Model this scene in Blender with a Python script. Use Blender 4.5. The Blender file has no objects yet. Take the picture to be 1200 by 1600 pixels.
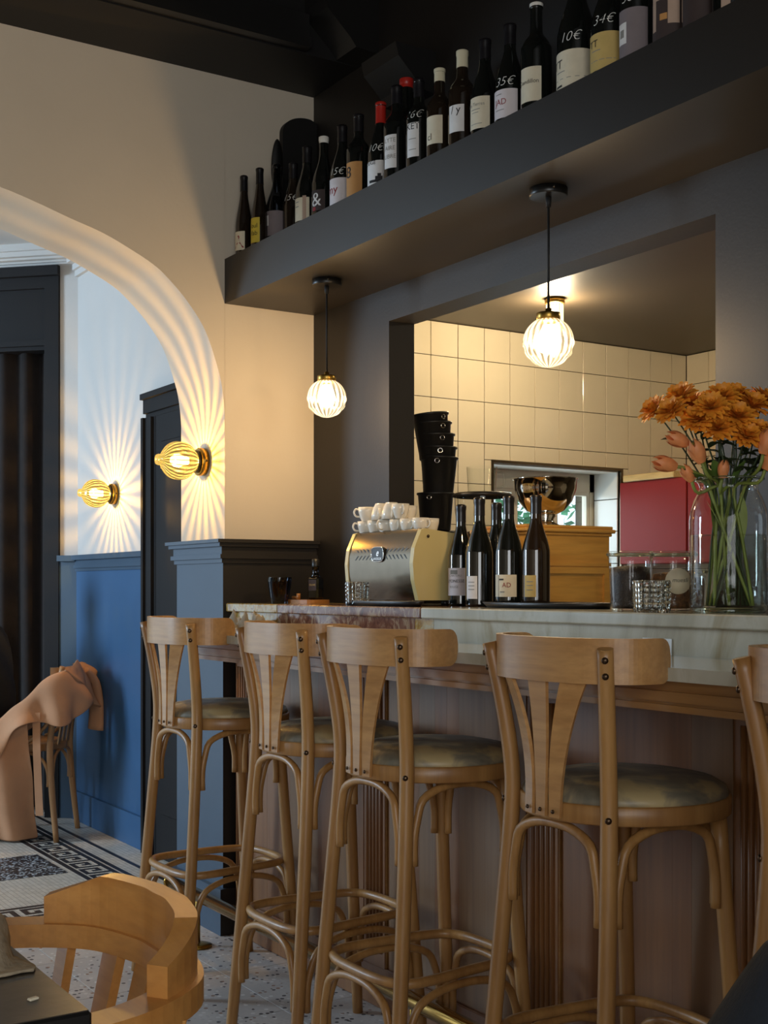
import bpy, math, random
from mathutils import Vector, Matrix
PI = math.pi
rnd = random.Random(7)
sc = bpy.context.scene
COL = sc.collection

# ------------------------------------------------------------------ camera
TH = math.radians(32.55)
cam_d = bpy.data.cameras.new('camera')
cam = bpy.data.objects.new('camera', cam_d); COL.objects.link(cam)
cam.location = (0, 0, 1.2)
cam.rotation_euler = (PI/2, 0, -TH)
cam_d.sensor_width = 36; cam_d.sensor_fit = 'AUTO'
cam_d.lens = 36*1980/1600
cam_d.shift_y = 119/1600
cam_d.clip_start = .02
sc.camera = cam

# ------------------------------------------------------------------ view / world / daylight
sc.view_settings.view_transform = 'Standard'
sc.view_settings.look = 'None'
sc.view_settings.gamma = 1
sc.view_settings.use_curve_mapping = False
sc.view_settings.exposure = 0.08
sc.cycles.caustics_reflective = False
sc.cycles.caustics_refractive = False
sc.cycles.sample_clamp_indirect = 6
sc.cycles.transparent_max_bounces = 24
w = bpy.data.worlds.new('sky'); sc.world = w; w.use_nodes = True
bg = w.node_tree.nodes['Background']
bg.inputs[0].default_value = (.72, .86, 1, 1); bg.inputs[1].default_value = 1.6

def area(name, loc, rot, sx, sy, power, col):
    l = bpy.data.lights.new(name, 'AREA'); l.shape = 'RECTANGLE'; l.size = sx; l.size_y = sy
    l.energy = power; l.color = col
    o = bpy.data.objects.new(name, l); COL.objects.link(o); o.location = loc; o.rotation_euler = rot
    return o
# daylight entering through the window openings of the two rooms (rear and street walls) and the kitchen window
area('daylight_dining_room', (-1.1, -1.62, 1.75), (PI/2, 0, 0), 2.6, 1.8, 54, (1, .965, .91))
area('daylight_entrance_room', (-2.55, 7.0, 1.95), (0, -PI/2+.38, 0), 1.5, 1.3, 185, (.60, .80, 1))
area('daylight_kitchen_window', (4.2, 5.30, 1.5), (-PI/2, 0, 0), .75, .5, 5, (.8, .92, 1))

# ------------------------------------------------------------------ helpers: colours, materials
def hexc(h):
    h = h.lstrip('#'); v = [int(h[i:i+2], 16)/255 for i in (0, 2, 4)]
    return tuple(((c/12.92) if c <= .04045 else ((c+.055)/1.055)**2.4) for c in v)
def nn(nt, t, **kw):
    n = nt.nodes.new(t)
    for k, v in kw.items(): setattr(n, k, v)
    return n
def base_mat(name):
    m = bpy.data.materials.new(name); m.use_nodes = True
    return m, m.node_tree, m.node_tree.nodes['Principled BSDF']
def setp(p, **kw):
    for k, v in kw.items():
        p.inputs[k].default_value = v
def ramp(nt, stops):
    r = nn(nt, 'ShaderNodeValToRGB'); e = r.color_ramp.elements
    while len(e) < len(stops): e.new(.5)
    for el, (pos, c) in zip(e, stops):
        el.position = pos; el.color = (*c, 1) if len(c) == 3 else c
    return r
def plain(name, col, rough=.5, metal=0, spec=.5, var=.0, vscale=8, bump=0, bscale=120, coat=0):
    """painted or solid surface; var gives a faint uneven tone, bump a fine relief"""
    m, nt, p = base_mat(name)
    c = hexc(col) if isinstance(col, str) else col
    setp(p, **{'Base Color': (*c, 1), 'Roughness': rough, 'Metallic': metal, 'Specular IOR Level': spec, 'Coat Weight': coat})
    tc = nn(nt, 'ShaderNodeTexCoord')
    if var:
        n = nn(nt, 'ShaderNodeTexNoise'); n.inputs['Scale'].default_value = vscale; n.inputs['Detail'].default_value = 5
        nt.links.new(tc.outputs['Object'], n.inputs['Vector'])
        lo = tuple(x*(1-var) for x in c); hi = tuple(min(1, x*(1+var)) for x in c)
        r = ramp(nt, [(.3, lo), (.7, hi)])
        nt.links.new(n.outputs['Fac'], r.inputs[0]); nt.links.new(r.outputs[0], p.inputs['Base Color'])
    if bump:
        n = nn(nt, 'ShaderNodeTexNoise'); n.inputs['Scale'].default_value = bscale; n.inputs['Detail'].default_value = 3
        nt.links.new(tc.outputs['Object'], n.inputs['Vector'])
        b = nn(nt, 'ShaderNodeBump'); b.inputs['Strength'].default_value = bump; b.inputs['Distance'].default_value = .002
        nt.links.new(n.outputs['Fac'], b.inputs['Height']); nt.links.new(b.outputs[0], p.inputs['Normal'])
    return m
def wood(name, c1, c2, axis=2, rough=.42, scale=14, stretch=.06, coat=0, c3=None):
    m, nt, p = base_mat(name)
    tc = nn(nt, 'ShaderNodeTexCoord'); mp = nn(nt, 'ShaderNodeMapping')
    s = [1, 1, 1]; s[axis] = stretch; mp.inputs['Scale'].default_value = s
    nt.links.new(tc.outputs['Object'], mp.inputs['Vector'])
    n = nn(nt, 'ShaderNodeTexNoise'); n.inputs['Scale'].default_value = scale; n.inputs['Detail'].default_value = 8; n.inputs['Roughness'].default_value = .65
    n.inputs['Distortion'].default_value = .6
    nt.links.new(mp.outputs[0], n.inputs['Vector'])
    st = [(.28, hexc(c1)), (.62, hexc(c2))] + ([(.8, hexc(c3))] if c3 else [])
    r = ramp(nt, st)
    nt.links.new(n.outputs['Fac'], r.inputs[0])
    f = nn(nt, 'ShaderNodeTexNoise'); f.inputs['Scale'].default_value = scale*9; f.inputs['Detail'].default_value = 3
    nt.links.new(mp.outputs[0], f.inputs['Vector'])
    mx = nn(nt, 'ShaderNodeMix', data_type='RGBA', blend_type='MULTIPLY'); mx.inputs['Factor'].default_value = .35
    r2 = ramp(nt, [(.35, (.62, .58, .55)), (.6, (1, 1, 1))])
    nt.links.new(f.outputs['Fac'], r2.inputs[0])
    nt.links.new(r.outputs[0], mx.inputs['A']); nt.links.new(r2.outputs[0], mx.inputs['B'])
    nt.links.new(mx.outputs['Result'], p.inputs['Base Color'])
    b = nn(nt, 'ShaderNodeBump'); b.inputs['Strength'].default_value = .12; b.inputs['Distance'].default_value = .001
    nt.links.new(f.outputs['Fac'], b.inputs['Height']); nt.links.new(b.outputs[0], p.inputs['Normal'])
    setp(p, Roughness=rough, **{'Coat Weight': coat, 'Coat Roughness': .25})
    return m
def thin_glass(name, tint=(1, 1, 1), ior=1.45, rough=.02, boost=1.0):
    m = bpy.data.materials.new(name); m.use_nodes = True; nt = m.node_tree; nt.nodes.clear()
    o = nn(nt, 'ShaderNodeOutputMaterial'); mix = nn(nt, 'ShaderNodeMixShader')
    t = nn(nt, 'ShaderNodeBsdfTransparent'); t.inputs[0].default_value = (*tint, 1)
    g = nn(nt, 'ShaderNodeBsdfGlossy'); g.inputs['Roughness'].default_value = rough
    fr = nn(nt, 'ShaderNodeLayerWeight'); fr.inputs['Blend'].default_value = .5
    pw_ = nn(nt, 'ShaderNodeMath', operation='POWER'); pw_.inputs[1].default_value = 2.6
    nt.links.new(fr.outputs['Facing'], pw_.inputs[0])
    mu = nn(nt, 'ShaderNodeMath', operation='MULTIPLY_ADD'); mu.inputs[1].default_value = .75; mu.inputs[2].default_value = .02*boost; mu.use_clamp = True
    nt.links.new(pw_.outputs[0], mu.inputs[0]); nt.links.new(mu.outputs[0], mix.inputs[0])
    nt.links.new(t.outputs[0], mix.inputs[1]); nt.links.new(g.outputs[0], mix.inputs[2]); nt.links.new(mix.outputs[0], o.inputs[0])
    return m
def glow_bulb(name, col, strength):
    m = bpy.data.materials.new(name); m.use_nodes = True; nt = m.node_tree; nt.nodes.clear()
    o = nn(nt, 'ShaderNodeOutputMaterial'); a = nn(nt, 'ShaderNodeAddShader')
    t = nn(nt, 'ShaderNodeBsdfTransparent'); e = nn(nt, 'ShaderNodeEmission')
    e.inputs[0].default_value = (*col, 1); e.inputs[1].default_value = strength
    nt.links.new(t.outputs[0], a.inputs[0]); nt.links.new(e.outputs[0], a.inputs[1]); nt.links.new(a.outputs[0], o.inputs[0])
    return m
def ribbed_glass(name, ribs, lit, dark, glow=None, gstr=0):
    """moulded glass whose thick ribs hold light back and thin flutes let it through, round the local z axis"""
    m = bpy.data.materials.new(name); m.use_nodes = True; nt = m.node_tree; nt.nodes.clear()
    o = nn(nt, 'ShaderNodeOutputMaterial'); mix = nn(nt, 'ShaderNodeMixShader')
    tc = nn(nt, 'ShaderNodeTexCoord'); sx = nn(nt, 'ShaderNodeSeparateXYZ')
    nt.links.new(tc.outputs['Object'], sx.inputs[0])
    at = nn(nt, 'ShaderNodeMath', operation='ARCTAN2'); nt.links.new(sx.outputs[1], at.inputs[0]); nt.links.new(sx.outputs[0], at.inputs[1])
    mu = nn(nt, 'ShaderNodeMath', operation='MULTIPLY'); mu.inputs[1].default_value = ribs; nt.links.new(at.outputs[0], mu.inputs[0])
    sn = nn(nt, 'ShaderNodeMath', operation='SINE'); nt.links.new(mu.outputs[0], sn.inputs[0])
    r = ramp(nt, [(.25, dark), (.75, lit)])
    ma = nn(nt, 'ShaderNodeMath', operation='MULTIPLY_ADD'); ma.inputs[1].default_value = .5; ma.inputs[2].default_value = .5
    nt.links.new(sn.outputs[0], ma.inputs[0]); nt.links.new(ma.outputs[0], r.inputs[0])
    t = nn(nt, 'ShaderNodeBsdfTransparent'); nt.links.new(r.outputs[0], t.inputs[0])
    g = nn(nt, 'ShaderNodeBsdfGlossy'); g.inputs['Roughness'].default_value = .05
    mix.inputs[0].default_value = .06
    nt.links.new(t.outputs[0], mix.inputs[1]); nt.links.new(g.outputs[0], mix.inputs[2])
    last = mix
    if glow:
        e = nn(nt, 'ShaderNodeEmission'); e.inputs[0].default_value = (*glow, 1)
        m2 = nn(nt, 'ShaderNodeMath', operation='MULTIPLY_ADD'); m2.inputs[1].default_value = gstr*.8; m2.inputs[2].default_value = gstr*.2
        nt.links.new(ma.outputs[0], m2.inputs[0]); nt.links.new(m2.outputs[0], e.inputs[1])
        a = nn(nt, 'ShaderNodeAddShader'); nt.links.new(mix.outputs[0], a.inputs[0]); nt.links.new(e.outputs[0], a.inputs[1]); last = a
    nt.links.new(last.outputs[0], o.inputs[0])
    return m

M = {}
M['black_paint'] = plain('charcoal wall paint', '#1e1a17', .55, var=.08, vscale=3, bump=.15)
M['soffit'] = plain('charcoal satin paint', '#231e19', .45, var=.06, vscale=3)
M['ceil_black'] = plain('black ceiling paint', '#0f0d0c', .6, var=.1, vscale=2)
M['ceil_mould'] = plain('black moulding paint', '#1b1a19', .4)
M['cream'] = plain('warm cream plaster', '#d9ccb8', .75, var=.035, vscale=2.5, bump=.2, bscale=60)
M['white'] = plain('white plaster', '#c9c7c4', .7, var=.03, vscale=2.5, bump=.15, bscale=60)
M['navy'] = plain('navy wainscot paint', '#3b5064', .45, var=.06, vscale=4)
M['navy_blue'] = plain('blue wainscot paint', '#31587f', .5, var=.06, vscale=4)
M['door_black'] = plain('near-black door paint', '#171516', .65, spec=.25)
M['beech'] = wood('light beech bentwood', '#8d6135', '#b98b52', 2, .4, 9, .07, coat=.15)
M['beech_rail'] = wood('pale beech plywood', '#aa7a48', '#c99a62', 1, .36, 10, .08, coat=.15)
M['beech_old'] = wood('worn beech bentwood', '#94683f', '#b58a5c', 2, .45, 9, .07)
M['honey'] = wood('honey beech armchair', '#b9793a', '#d39a55', 0, .35, 7, .1, coat=.2)
M['box_wood'] = wood('varnished pine box', '#d0933a', '#e8b257', 0, .3, 8, .1, coat=.3)
M['oak'] = wood('oak bar front', '#714624', '#8b5d34', 2, .42, 7, .05, c3='#946c45')
M['oak_b'] = wood('oak veneer, red', '#704627', '#895c36', 2, .42, 6, .04)
M['oak_c'] = wood('oak veneer, grey', '#6f5035', '#876646', 2, .42, 6, .04)
M['oak_h'] = wood('oak counter moulding', '#7a5229', '#9e733f', 1, .38, 8, .05, coat=.15)
M['board'] = wood('olive wood board', '#8a5526', '#b67d3f', 0, .4, 12, .1)
M['brass'] = plain('polished brass', '#b08d45', .16, 1)
M['brass_dull'] = plain('aged brass', '#a5843f', .32, 1)
M['steel'] = plain('polished steel', '#d9d5cf', .07, 1)
M['steel_brush'] = plain('brushed steel', '#756b5c', .24, 1, var=.06, vscale=30)
M['dark_steel'] = plain('dark bolt steel', '#5b4a3b', .35, 1)
M['black_metal'] = plain('black metal', '#161514', .35)
M['black_plastic'] = plain('black plastic', '#1d1c1b', .42)
M['cable'] = plain('black cable', '#0e0d0d', .7)
M['bottle'] = plain('dark wine glass', (.006, .007, .006), .06, spec=.6, coat=.6)
M['bottle_brown'] = plain('brown wine glass', (.016, .010, .006), .07, spec=.6, coat=.5)
M['capsule_black'] = plain('black foil capsule', '#171518', .3)
M['capsule_red'] = plain('red foil capsule', '#b3261c', .35)
M['capsule_cream'] = plain('cream foil capsule', '#d9cfb0', .5)
M['capsule_white'] = plain('white foil capsule', '#e8e4da', .5)
M['ink'] = plain('black print', '#1c1a1a', .7)
M['ink_grey'] = plain('grey print', '#8a8780', .7)
M['ink_red'] = plain('red print', '#8d1f22', .7)
M['chalk'] = plain('white chalk marker', '#f2f0ea', .8)
for k, c in dict(lab_cream='#ddd2b8', lab_white='#e2dfdc', lab_pink='#dcd3d4', lab_orange='#c08a4e', lab_yellow='#d3b93e', lab_grey='#7d7274', lab_ochre='#c8ab66', lab_dark='#3a2c29', lab_flesh='#b79c88').items():
    M[k] = plain('paper ' + k[4:], c, .7, var=.05, vscale=40)
M['glass'] = thin_glass('clear glass', (.97, .985, .975), 1.5, .01, 1.3)
def real_glass(name, tint=(1, 1, 1), rough=.0, ior=1.45):
    m = bpy.data.materials.new(name); m.use_nodes = True; nt = m.node_tree; nt.nodes.clear()
    o = nn(nt, 'ShaderNodeOutputMaterial'); g = nn(nt, 'ShaderNodeBsdfGlass'); g.inputs['Color'].default_value = (*tint, 1)
    g.inputs['Roughness'].default_value = rough; g.inputs['IOR'].default_value = ior
    nt.links.new(g.outputs[0], o.inputs[0]); return m
M['glass_cut'] = real_glass('cut glass', (.97, .98, .97))
M['glass_rim'] = real_glass('thick rim glass', (.93, .97, .94))
M['glass_smoke'] = thin_glass('smoked glass', (.24, .26, .30), 1.6, .03, 2.5)
M['window_glass'] = thin_glass('window pane', (.95, .98, .98), 1.4, .0)
M['water'] = thin_glass('water', (.93, .96, .92), 1.33, .0)
M['ceramic'] = plain('white glazed ceramic', '#ece6d8', .18, coat=.3)
M['machine_cream'] = plain('cream enamel', '#d6c489', .28, coat=.3)
M['coffee'] = plain('coffee beans', '#241610', .5, var=.5, vscale=160, bump=.8, bscale=220)
M['granola'] = plain('brown granola', '#6a4424', .7, var=.5, vscale=120, bump=.8, bscale=160)
M['tile'] = plain('glazed cream tile', '#d8ccb2', .13, var=.03, vscale=5, coat=.2)
M['tile_white'] = plain('glazed pale tile', '#dfe3e2', .15)
M['grout'] = plain('dark grout', '#4d4231', .9)
M['kitchen_ceiling'] = plain('taupe satin ceiling', '#40372b', .45, var=.05, vscale=3)
M['red'] = plain('red lacquer', '#8a1b15', .5, spec=.25, var=.05, vscale=3)
M['pale_wood'] = wood('pale pine strip', '#c9a868', '#dcc083', 1, .5, 12, .08)
M['tabletop'] = plain('worn black table top', '#3a342c', .3, var=.35, vscale=9, bump=.2, bscale=40)
M['table_edge'] = plain('black table edge', '#121110', .4)
M['wool'] = plain('beige wool', '#9a8b74', .95, var=.25, vscale=60, bump=.9, bscale=150)
M['napkin'] = plain('grey linen', '#8d8371', .95, var=.15, vscale=25, bump=.3)
M['coat'] = plain('camel wool coat', '#b98a68', .9, var=.06, vscale=12, bump=.2, bscale=200)
M['navy_knit'] = plain('navy knit', '#131b26', .95, var=.2, vscale=120, bump=.5, bscale=260)
M['black_cloth'] = plain('black cloth', '#0d0c0d', .9, var=.2, vscale=60)
M['trousers'] = plain('dark trousers', '#1a1b20', .9)
M['skin'] = plain('skin', '#b98a70', .55)
M['hair'] = plain('dark hair', '#20150f', .6, var=.3, vscale=90)
M['shoe'] = plain('black shoe', '#0f0e0e', .4)
M['curtain'] = plain('dark velvet curtain', '#1e1715', .95, var=.2, vscale=30)
M['petal_chrys'] = plain('orange petal', '#f39a2c', .6, var=.22, vscale=45)
M['petal_tulip'] = plain('salmon tulip petal', '#e8935a', .5, var=.22, vscale=30)
M['stem'] = plain('green stem', '#7f8c3f', .5, var=.15, vscale=30)
M['leaf'] = plain('green leaf', '#54702f', .5, var=.25, vscale=20)
M['leaf_dark'] = plain('dark green leaf', '#2d3d1f', .55, var=.25, vscale=25)
M['paper'] = plain('white paper', '#dfe6ea', .6)
M['foliage'] = plain('tree foliage', '#4b8f62', .7, var=.4, vscale=6)
M['frame_white'] = plain('white window paint', '#cfc7b4', .4)

def terrazzo():
    m, nt, p = base_mat('speckled terrazzo')
    tc = nn(nt, 'ShaderNodeTexCoord'); g = nn(nt, 'ShaderNodeNewGeometry')
    v = nn(nt, 'ShaderNodeTexVoronoi'); v.inputs['Scale'].default_value = 62; v.inputs['Randomness'].default_value = 1
    nt.links.new(g.outputs['Position'], v.inputs['Vector'])
    sp = nn(nt, 'ShaderNodeSeparateColor'); nt.links.new(v.outputs['Color'], sp.inputs[0])
    # chips: dark, rust and white, in some cells only
    r1 = ramp(nt, [(0, hexc('#34313a')), (.12, hexc('#34313a')), (.125, hexc('#8d6a55')), (.19, hexc('#8d6a55')), (.2, hexc('#b9b4b2')), (.8, hexc('#b9b4b2')), (.82, hexc('#d8d5d2')), (1, hexc('#d8d5d2'))])
    r1.color_ramp.interpolation = 'CONSTANT'
    nt.links.new(sp.outputs[0], r1.inputs[0])
    cut = nn(nt, 'ShaderNodeMath', operation='LESS_THAN'); cut.inputs[1].default_value = .40
    nt.links.new(v.outputs['Distance'], cut.inputs[0])
    n = nn(nt, 'ShaderNodeTexNoise'); n.inputs['Scale'].default_value = 5; n.inputs['Detail'].default_value = 6
    nt.links.new(g.outputs['Position'], n.inputs['Vector'])
    r2 = ramp(nt, [(.3, hexc('#b3aeab')), (.7, hexc('#cac5c1'))]); nt.links.new(n.outputs['Fac'], r2.inputs[0])
    mx = nn(nt, 'ShaderNodeMix', data_type='RGBA'); nt.links.new(cut.outputs[0], mx.inputs['Factor'])
    nt.links.new(r2.outputs[0], mx.inputs['A']); nt.links.new(r1.outputs[0], mx.inputs['B'])
    nt.links.new(mx.outputs['Result'], p.inputs['Base Color']); setp(p, Roughness=.42)
    return m
M['terrazzo'] = terrazzo()
def mosaic(name, c1, c2, grout, size=.02):
    m, nt, p = base_mat(name)
    g = nn(nt, 'ShaderNodeNewGeometry')
    b = nn(nt, 'ShaderNodeTexBrick'); b.offset = 0; b.inputs['Scale'].default_value = 1
    b.inputs['Brick Width'].default_value = size; b.inputs['Row Height'].default_value = size; b.inputs['Mortar Size'].default_value = size*.05
    b.inputs['Color1'].default_value = (*hexc(c1), 1); b.inputs['Color2'].default_value = (*hexc(c2), 1); b.inputs['Mortar'].default_value = (*hexc(grout), 1)
    nt.links.new(g.outputs['Position'], b.inputs['Vector']); nt.links.new(b.outputs['Color'], p.inputs['Base Color'])
    setp(p, Roughness=.38)
    return m
M['mosaic'] = mosaic('pale mosaic', '#d5cfc4', '#bfb9ae', '#837c70')
M['mosaic_black'] = mosaic('black mosaic', '#16161a', '#222228', '#3a3a3e')
def speckled():
    m, nt, p = base_mat('dark speckled mosaic')
    g = nn(nt, 'ShaderNodeNewGeometry'); v = nn(nt, 'ShaderNodeTexVoronoi'); v.inputs['Scale'].default_value = 110
    nt.links.new(g.outputs['Position'], v.inputs['Vector']); sp = nn(nt, 'ShaderNodeSeparateColor'); nt.links.new(v.outputs['Color'], sp.inputs[0])
    r = ramp(nt, [(0, hexc('#22262c')), (.72, hexc('#3a4048')), (.75, hexc('#a9b4bd')), (1, hexc('#a9b4bd'))]); r.color_ramp.interpolation = 'CONSTANT'
    nt.links.new(sp.outputs[0], r.inputs[0]); nt.links.new(r.outputs[0], p.inputs['Base Color']); setp(p, Roughness=.45)
    return m
M['speckled'] = speckled()
def marble(name, stops, scale=6, dist=3.5, rough=.14, vert=.35):
    m, nt, p = base_mat(name)
    tc = nn(nt, 'ShaderNodeTexCoord'); mp = nn(nt, 'ShaderNodeMapping'); mp.inputs['Scale'].default_value = (1, 1, vert)
    nt.links.new(tc.outputs['Object'], mp.inputs['Vector'])
    n = nn(nt, 'ShaderNodeTexNoise'); n.inputs['Scale'].default_value = scale; n.inputs['Detail'].default_value = 9; n.inputs['Distortion'].default_value = dist; n.inputs['Roughness'].default_value = .62
    nt.links.new(mp.outputs[0], n.inputs['Vector'])
    r = ramp(nt, stops); nt.links.new(n.outputs['Fac'], r.inputs[0]); nt.links.new(r.outputs[0], p.inputs['Base Color'])
    setp(p, Roughness=rough, **{'Coat Weight': .25, 'Coat Roughness': .05})
    return m
M['marble_red'] = marble('red-brown marble', [(.28, hexc('#3f2420')), (.42, hexc('#5f382c')), (.52, hexc('#755040')), (.60, hexc('#9d8871')), (.68, hexc('#7b5a2d')), (.78, hexc('#d0c7b4'))], 13, vert=.7)
M['marble_ochre'] = marble('ochre marble', [(.30, hexc('#6b4a2a')), (.45, hexc('#a8853d')), (.58, hexc('#a9a283')), (.7, hexc('#7d3c2a'))], 12, vert=.7)
M['marble_pale'] = marble('pale grey-green marble', [(.25, hexc('#8d8b79')), (.45, hexc('#b0ae9e')), (.6, hexc('#bfc0b4')), (.75, hexc('#9b9276'))], 4, 1.5)
def vinyl():
    m, nt, p = base_mat('mottled grey vinyl')
    tc = nn(nt, 'ShaderNodeTexCoord')
    n = nn(nt, 'ShaderNodeTexNoise'); n.inputs['Scale'].default_value = 11; n.inputs['Detail'].default_value = 5; n.inputs['Distortion'].default_value = .8
    nt.links.new(tc.outputs['Object'], n.inputs['Vector'])
    r = ramp(nt, [(.34, hexc('#5b5a52')), (.5, hexc('#837b68')), (.64, hexc('#b8a478'))])
    nt.links.new(n.outputs['Fac'], r.inputs[0]); nt.links.new(r.outputs[0], p.inputs['Base Color'])
    b = nn(nt, 'ShaderNodeBump'); b.inputs['Strength'].default_value = .35; b.inputs['Distance'].default_value = .006
    nt.links.new(n.outputs['Fac'], b.inputs['Height']); nt.links.new(b.outputs[0], p.inputs['Normal'])
    setp(p, Roughness=.42)
    return m
M['vinyl'] = vinyl()

# ------------------------------------------------------------------ helpers: geometry
def catmull(pts, n=6, closed=False):
    P = [Vector(p) for p in pts]; out = []
    m = len(P)
    rng = range(m if closed else m-1)
    for i in rng:
        if closed: a, b, c, d = P[(i-1) % m], P[i], P[(i+1) % m], P[(i+2) % m]
        else: a, b, c, d = P[max(i-1, 0)], P[i], P[i+1], P[min(i+2, m-1)]
        for k in range(n):
            t = k/n
            out.append(.5*((2*b)+(-a+c)*t+(2*a-5*b+4*c-d)*t*t+(-a+3*b-3*c+d)*t**3))
    if not closed: out.append(P[-1])
    return out
class MB:
    def __init__(s): s.v = []; s.f = []; s.sm = []
    def add(s, vs, fs, smooth=False):
        o = len(s.v); s.v += [tuple(x) for x in vs]
        s.f += [tuple(i+o for i in f) for f in fs]; s.sm += [smooth]*len(fs); return s
    def box(s, a, b, m=None):
        (x0, y0, z0), (x1, y1, z1) = a, b
        vs = [(x0,y0,z0),(x1,y0,z0),(x1,y1,z0),(x0,y1,z0),(x0,y0,z1),(x1,y0,z1),(x1,y1,z1),(x0,y1,z1)]
        if m: vs = [m @ Vector(v) for v in vs]
        return s.add(vs, [(0,3,2,1),(4,5,6,7),(0,1,5,4),(1,2,6,5),(2,3,7,6),(3,0,4,7)])
    def bbox(s, a, b, bev=.003, m=None):
        """box with chamfered vertical and horizontal edges"""
        (x0, y0, z0), (x1, y1, z1) = a, b; e = min(bev, (x1-x0)/2.01, (y1-y0)/2.01, (z1-z0)/2.01)
        def rect(i, z): return [(x0+i,y0+i,z),(x1-i,y0+i,z),(x1-i,y1-i,z),(x0+i,y1-i,z)]
        def oct_(i, z, c): return [(x0+i+c,y0+i,z),(x1-i-c,y0+i,z),(x1-i,y0+i+c,z),(x1-i,y1-i-c,z),(x1-i-c,y1-i,z),(x0+i+c,y1-i,z),(x0+i,y1-i-c,z),(x0+i,y0+i+c,z)]
        L = [oct_(e, z0, e*.01), oct_(0, z0+e, e), oct_(0, z1-e, e), oct_(e, z1, e*.01)]
        vs = [p for l in L for p in l]
        if m: vs = [m @ Vector(v) for v in vs]
        fs = [tuple(range(7, -1, -1)), tuple(range(24, 32))]
        for k in range(3):
            for i in range(8): fs.append((k*8+i, k*8+(i+1) % 8, (k+1)*8+(i+1) % 8, (k+1)*8+i))
        return s.add(vs, fs)
    def lathe(s, prof, seg=24, m=None, smooth=True, fn=None, caps=True, a0=0, a1=2*PI):
        """prof: (r, z) from bottom to top; fn(angle, k) scales the radius"""
        full = abs(a1-a0-2*PI) < 1e-6; n = seg if full else seg+1
        vs = []; fs = []
        for k, (r, z) in enumerate(prof):
            for i in range(n):
                a = a0+(a1-a0)*i/seg; q = r*(fn(a, k) if fn else 1)
                vs.append((q*math.cos(a), q*math.sin(a), z))
        for k in range(len(prof)-1):
            for i in range(seg):
                j = (i+1) % n
                fs.append((k*n+i, k*n+j, (k+1)*n+j, (k+1)*n+i))
        if m: vs = [m @ Vector(v) for v in vs]
        s.add(vs, fs, smooth)
        if caps and full:
            o = len(s.v)-len(vs)
            if prof[0][0] > 1e-5: s.f.append(tuple(o+i for i in range(n-1, -1, -1))); s.sm.append(False)
            if prof[-1][0] > 1e-5: s.f.append(tuple(o+(len(prof)-1)*n+i for i in range(n))); s.sm.append(False)
        return s
    def tube(s, pts, r, seg=8, closed=False, n=0, flat=1.0, caps=True):
        P = catmull(pts, n, closed) if n else [Vector(p) for p in pts]
        N = len(P); rad = r if isinstance(r, (list, tuple)) else None
        def R(i):
            if not rad: return r
            t = i/(N-1)*(len(rad)-1); k = min(int(t), len(rad)-2); return rad[k]+(rad[k+1]-rad[k])*(t-k)
        T = []
        for i in range(N):
            a = P[(i-1) % N] if closed or i > 0 else P[0]; b = P[(i+1) % N] if closed or i < N-1 else P[-1]
            t = (b-a); T.append(t.normalized() if t.length > 1e-9 else Vector((0, 0, 1)))
        u = T[0].orthogonal().normalized()
        if abs(T[0].z) < .9: u = T[0].cross(Vector((0, 0, 1))).normalized()
        vs = []; fs = []
        for i in range(N):
            u = (u - T[i]*u.dot(T[i])).normalized(); w2 = T[i].cross(u)
            for k in range(seg):
                a = 2*PI*k/seg
                vs.append(P[i]+R(i)*(math.cos(a)*u+flat*math.sin(a)*w2))
        for i in range(N if closed else N-1):
            j = (i+1) % N
            for k in range(seg):
                l = (k+1) % seg
                fs.append((i*seg+k, i*seg+l, j*seg+l, j*seg+k))
        s.add(vs, fs, True)
        if not closed and caps:
            o = len(s.v)-len(vs)
            s.f.append(tuple(o+k for k in range(seg-1, -1, -1))); s.sm.append(False)
            s.f.append(tuple(o+(N-1)*seg+k for k in range(seg))); s.sm.append(False)
        return s
    def plate(s, sec, smooth=False):
        """sec: list of 4-corner cross sections (closed quads) swept along, capped"""
        vs = [p for q in sec for p in q]; n = len(sec[0]); fs = [tuple(range(n-1, -1, -1)), tuple((len(sec)-1)*n+i for i in range(n))]
        for k in range(len(sec)-1):
            for i in range(n): fs.append((k*n+i, k*n+(i+1) % n, (k+1)*n+(i+1) % n, (k+1)*n+i))
        return s.add(vs, fs, smooth)
    def prism(s, poly, y0, y1, axis='y'):
        """extrude a 2D polygon; axis y: poly=(x,z); axis x: poly=(y,z); axis z: poly=(x,y)"""
        n = len(poly)
        def P(p, t): return {'y': (p[0], t, p[1]), 'x': (t, p[0], p[1]), 'z': (p[0], p[1], t)}[axis]
        vs = [P(p, y0) for p in poly]+[P(p, y1) for p in poly]
        fs = [tuple(range(n)), tuple(range(2*n-1, n-1, -1))]+[(i, n+i, n+(i+1) % n, (i+1) % n) for i in range(n)]
        return s.add(vs, fs)
    def mesh(s, name):
        me = bpy.data.meshes.new(name); me.from_pydata(s.v, [], s.f)
        me.polygons.foreach_set('use_smooth', s.sm); me.update()
        return me
    def build(s, name, mat, parent=None, loc=None, rot=None, fix=True):
        me = s.mesh(name)
        if fix:
            import bmesh
            b = bmesh.new(); b.from_mesh(me); bmesh.ops.recalc_face_normals(b, faces=b.faces); b.to_mesh(me); b.free()
        return link(name, me, mat, parent, loc, rot)
def link(name, me, mat, parent=None, loc=None, rot=None):
    if mat and not me.materials: me.materials.append(M[mat] if isinstance(mat, str) else mat)
    o = bpy.data.objects.new(name, me); COL.objects.link(o)
    if parent: o.parent = parent
    if loc: o.location = loc
    if rot: o.rotation_euler = rot
    return o
def tag(o, label=None, cat=None, group=None, kind=None):
    if label: o['label'] = label
    if cat: o['category'] = cat
    if group: o['group'] = group
    if kind: o['kind'] = kind
    return o
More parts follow.
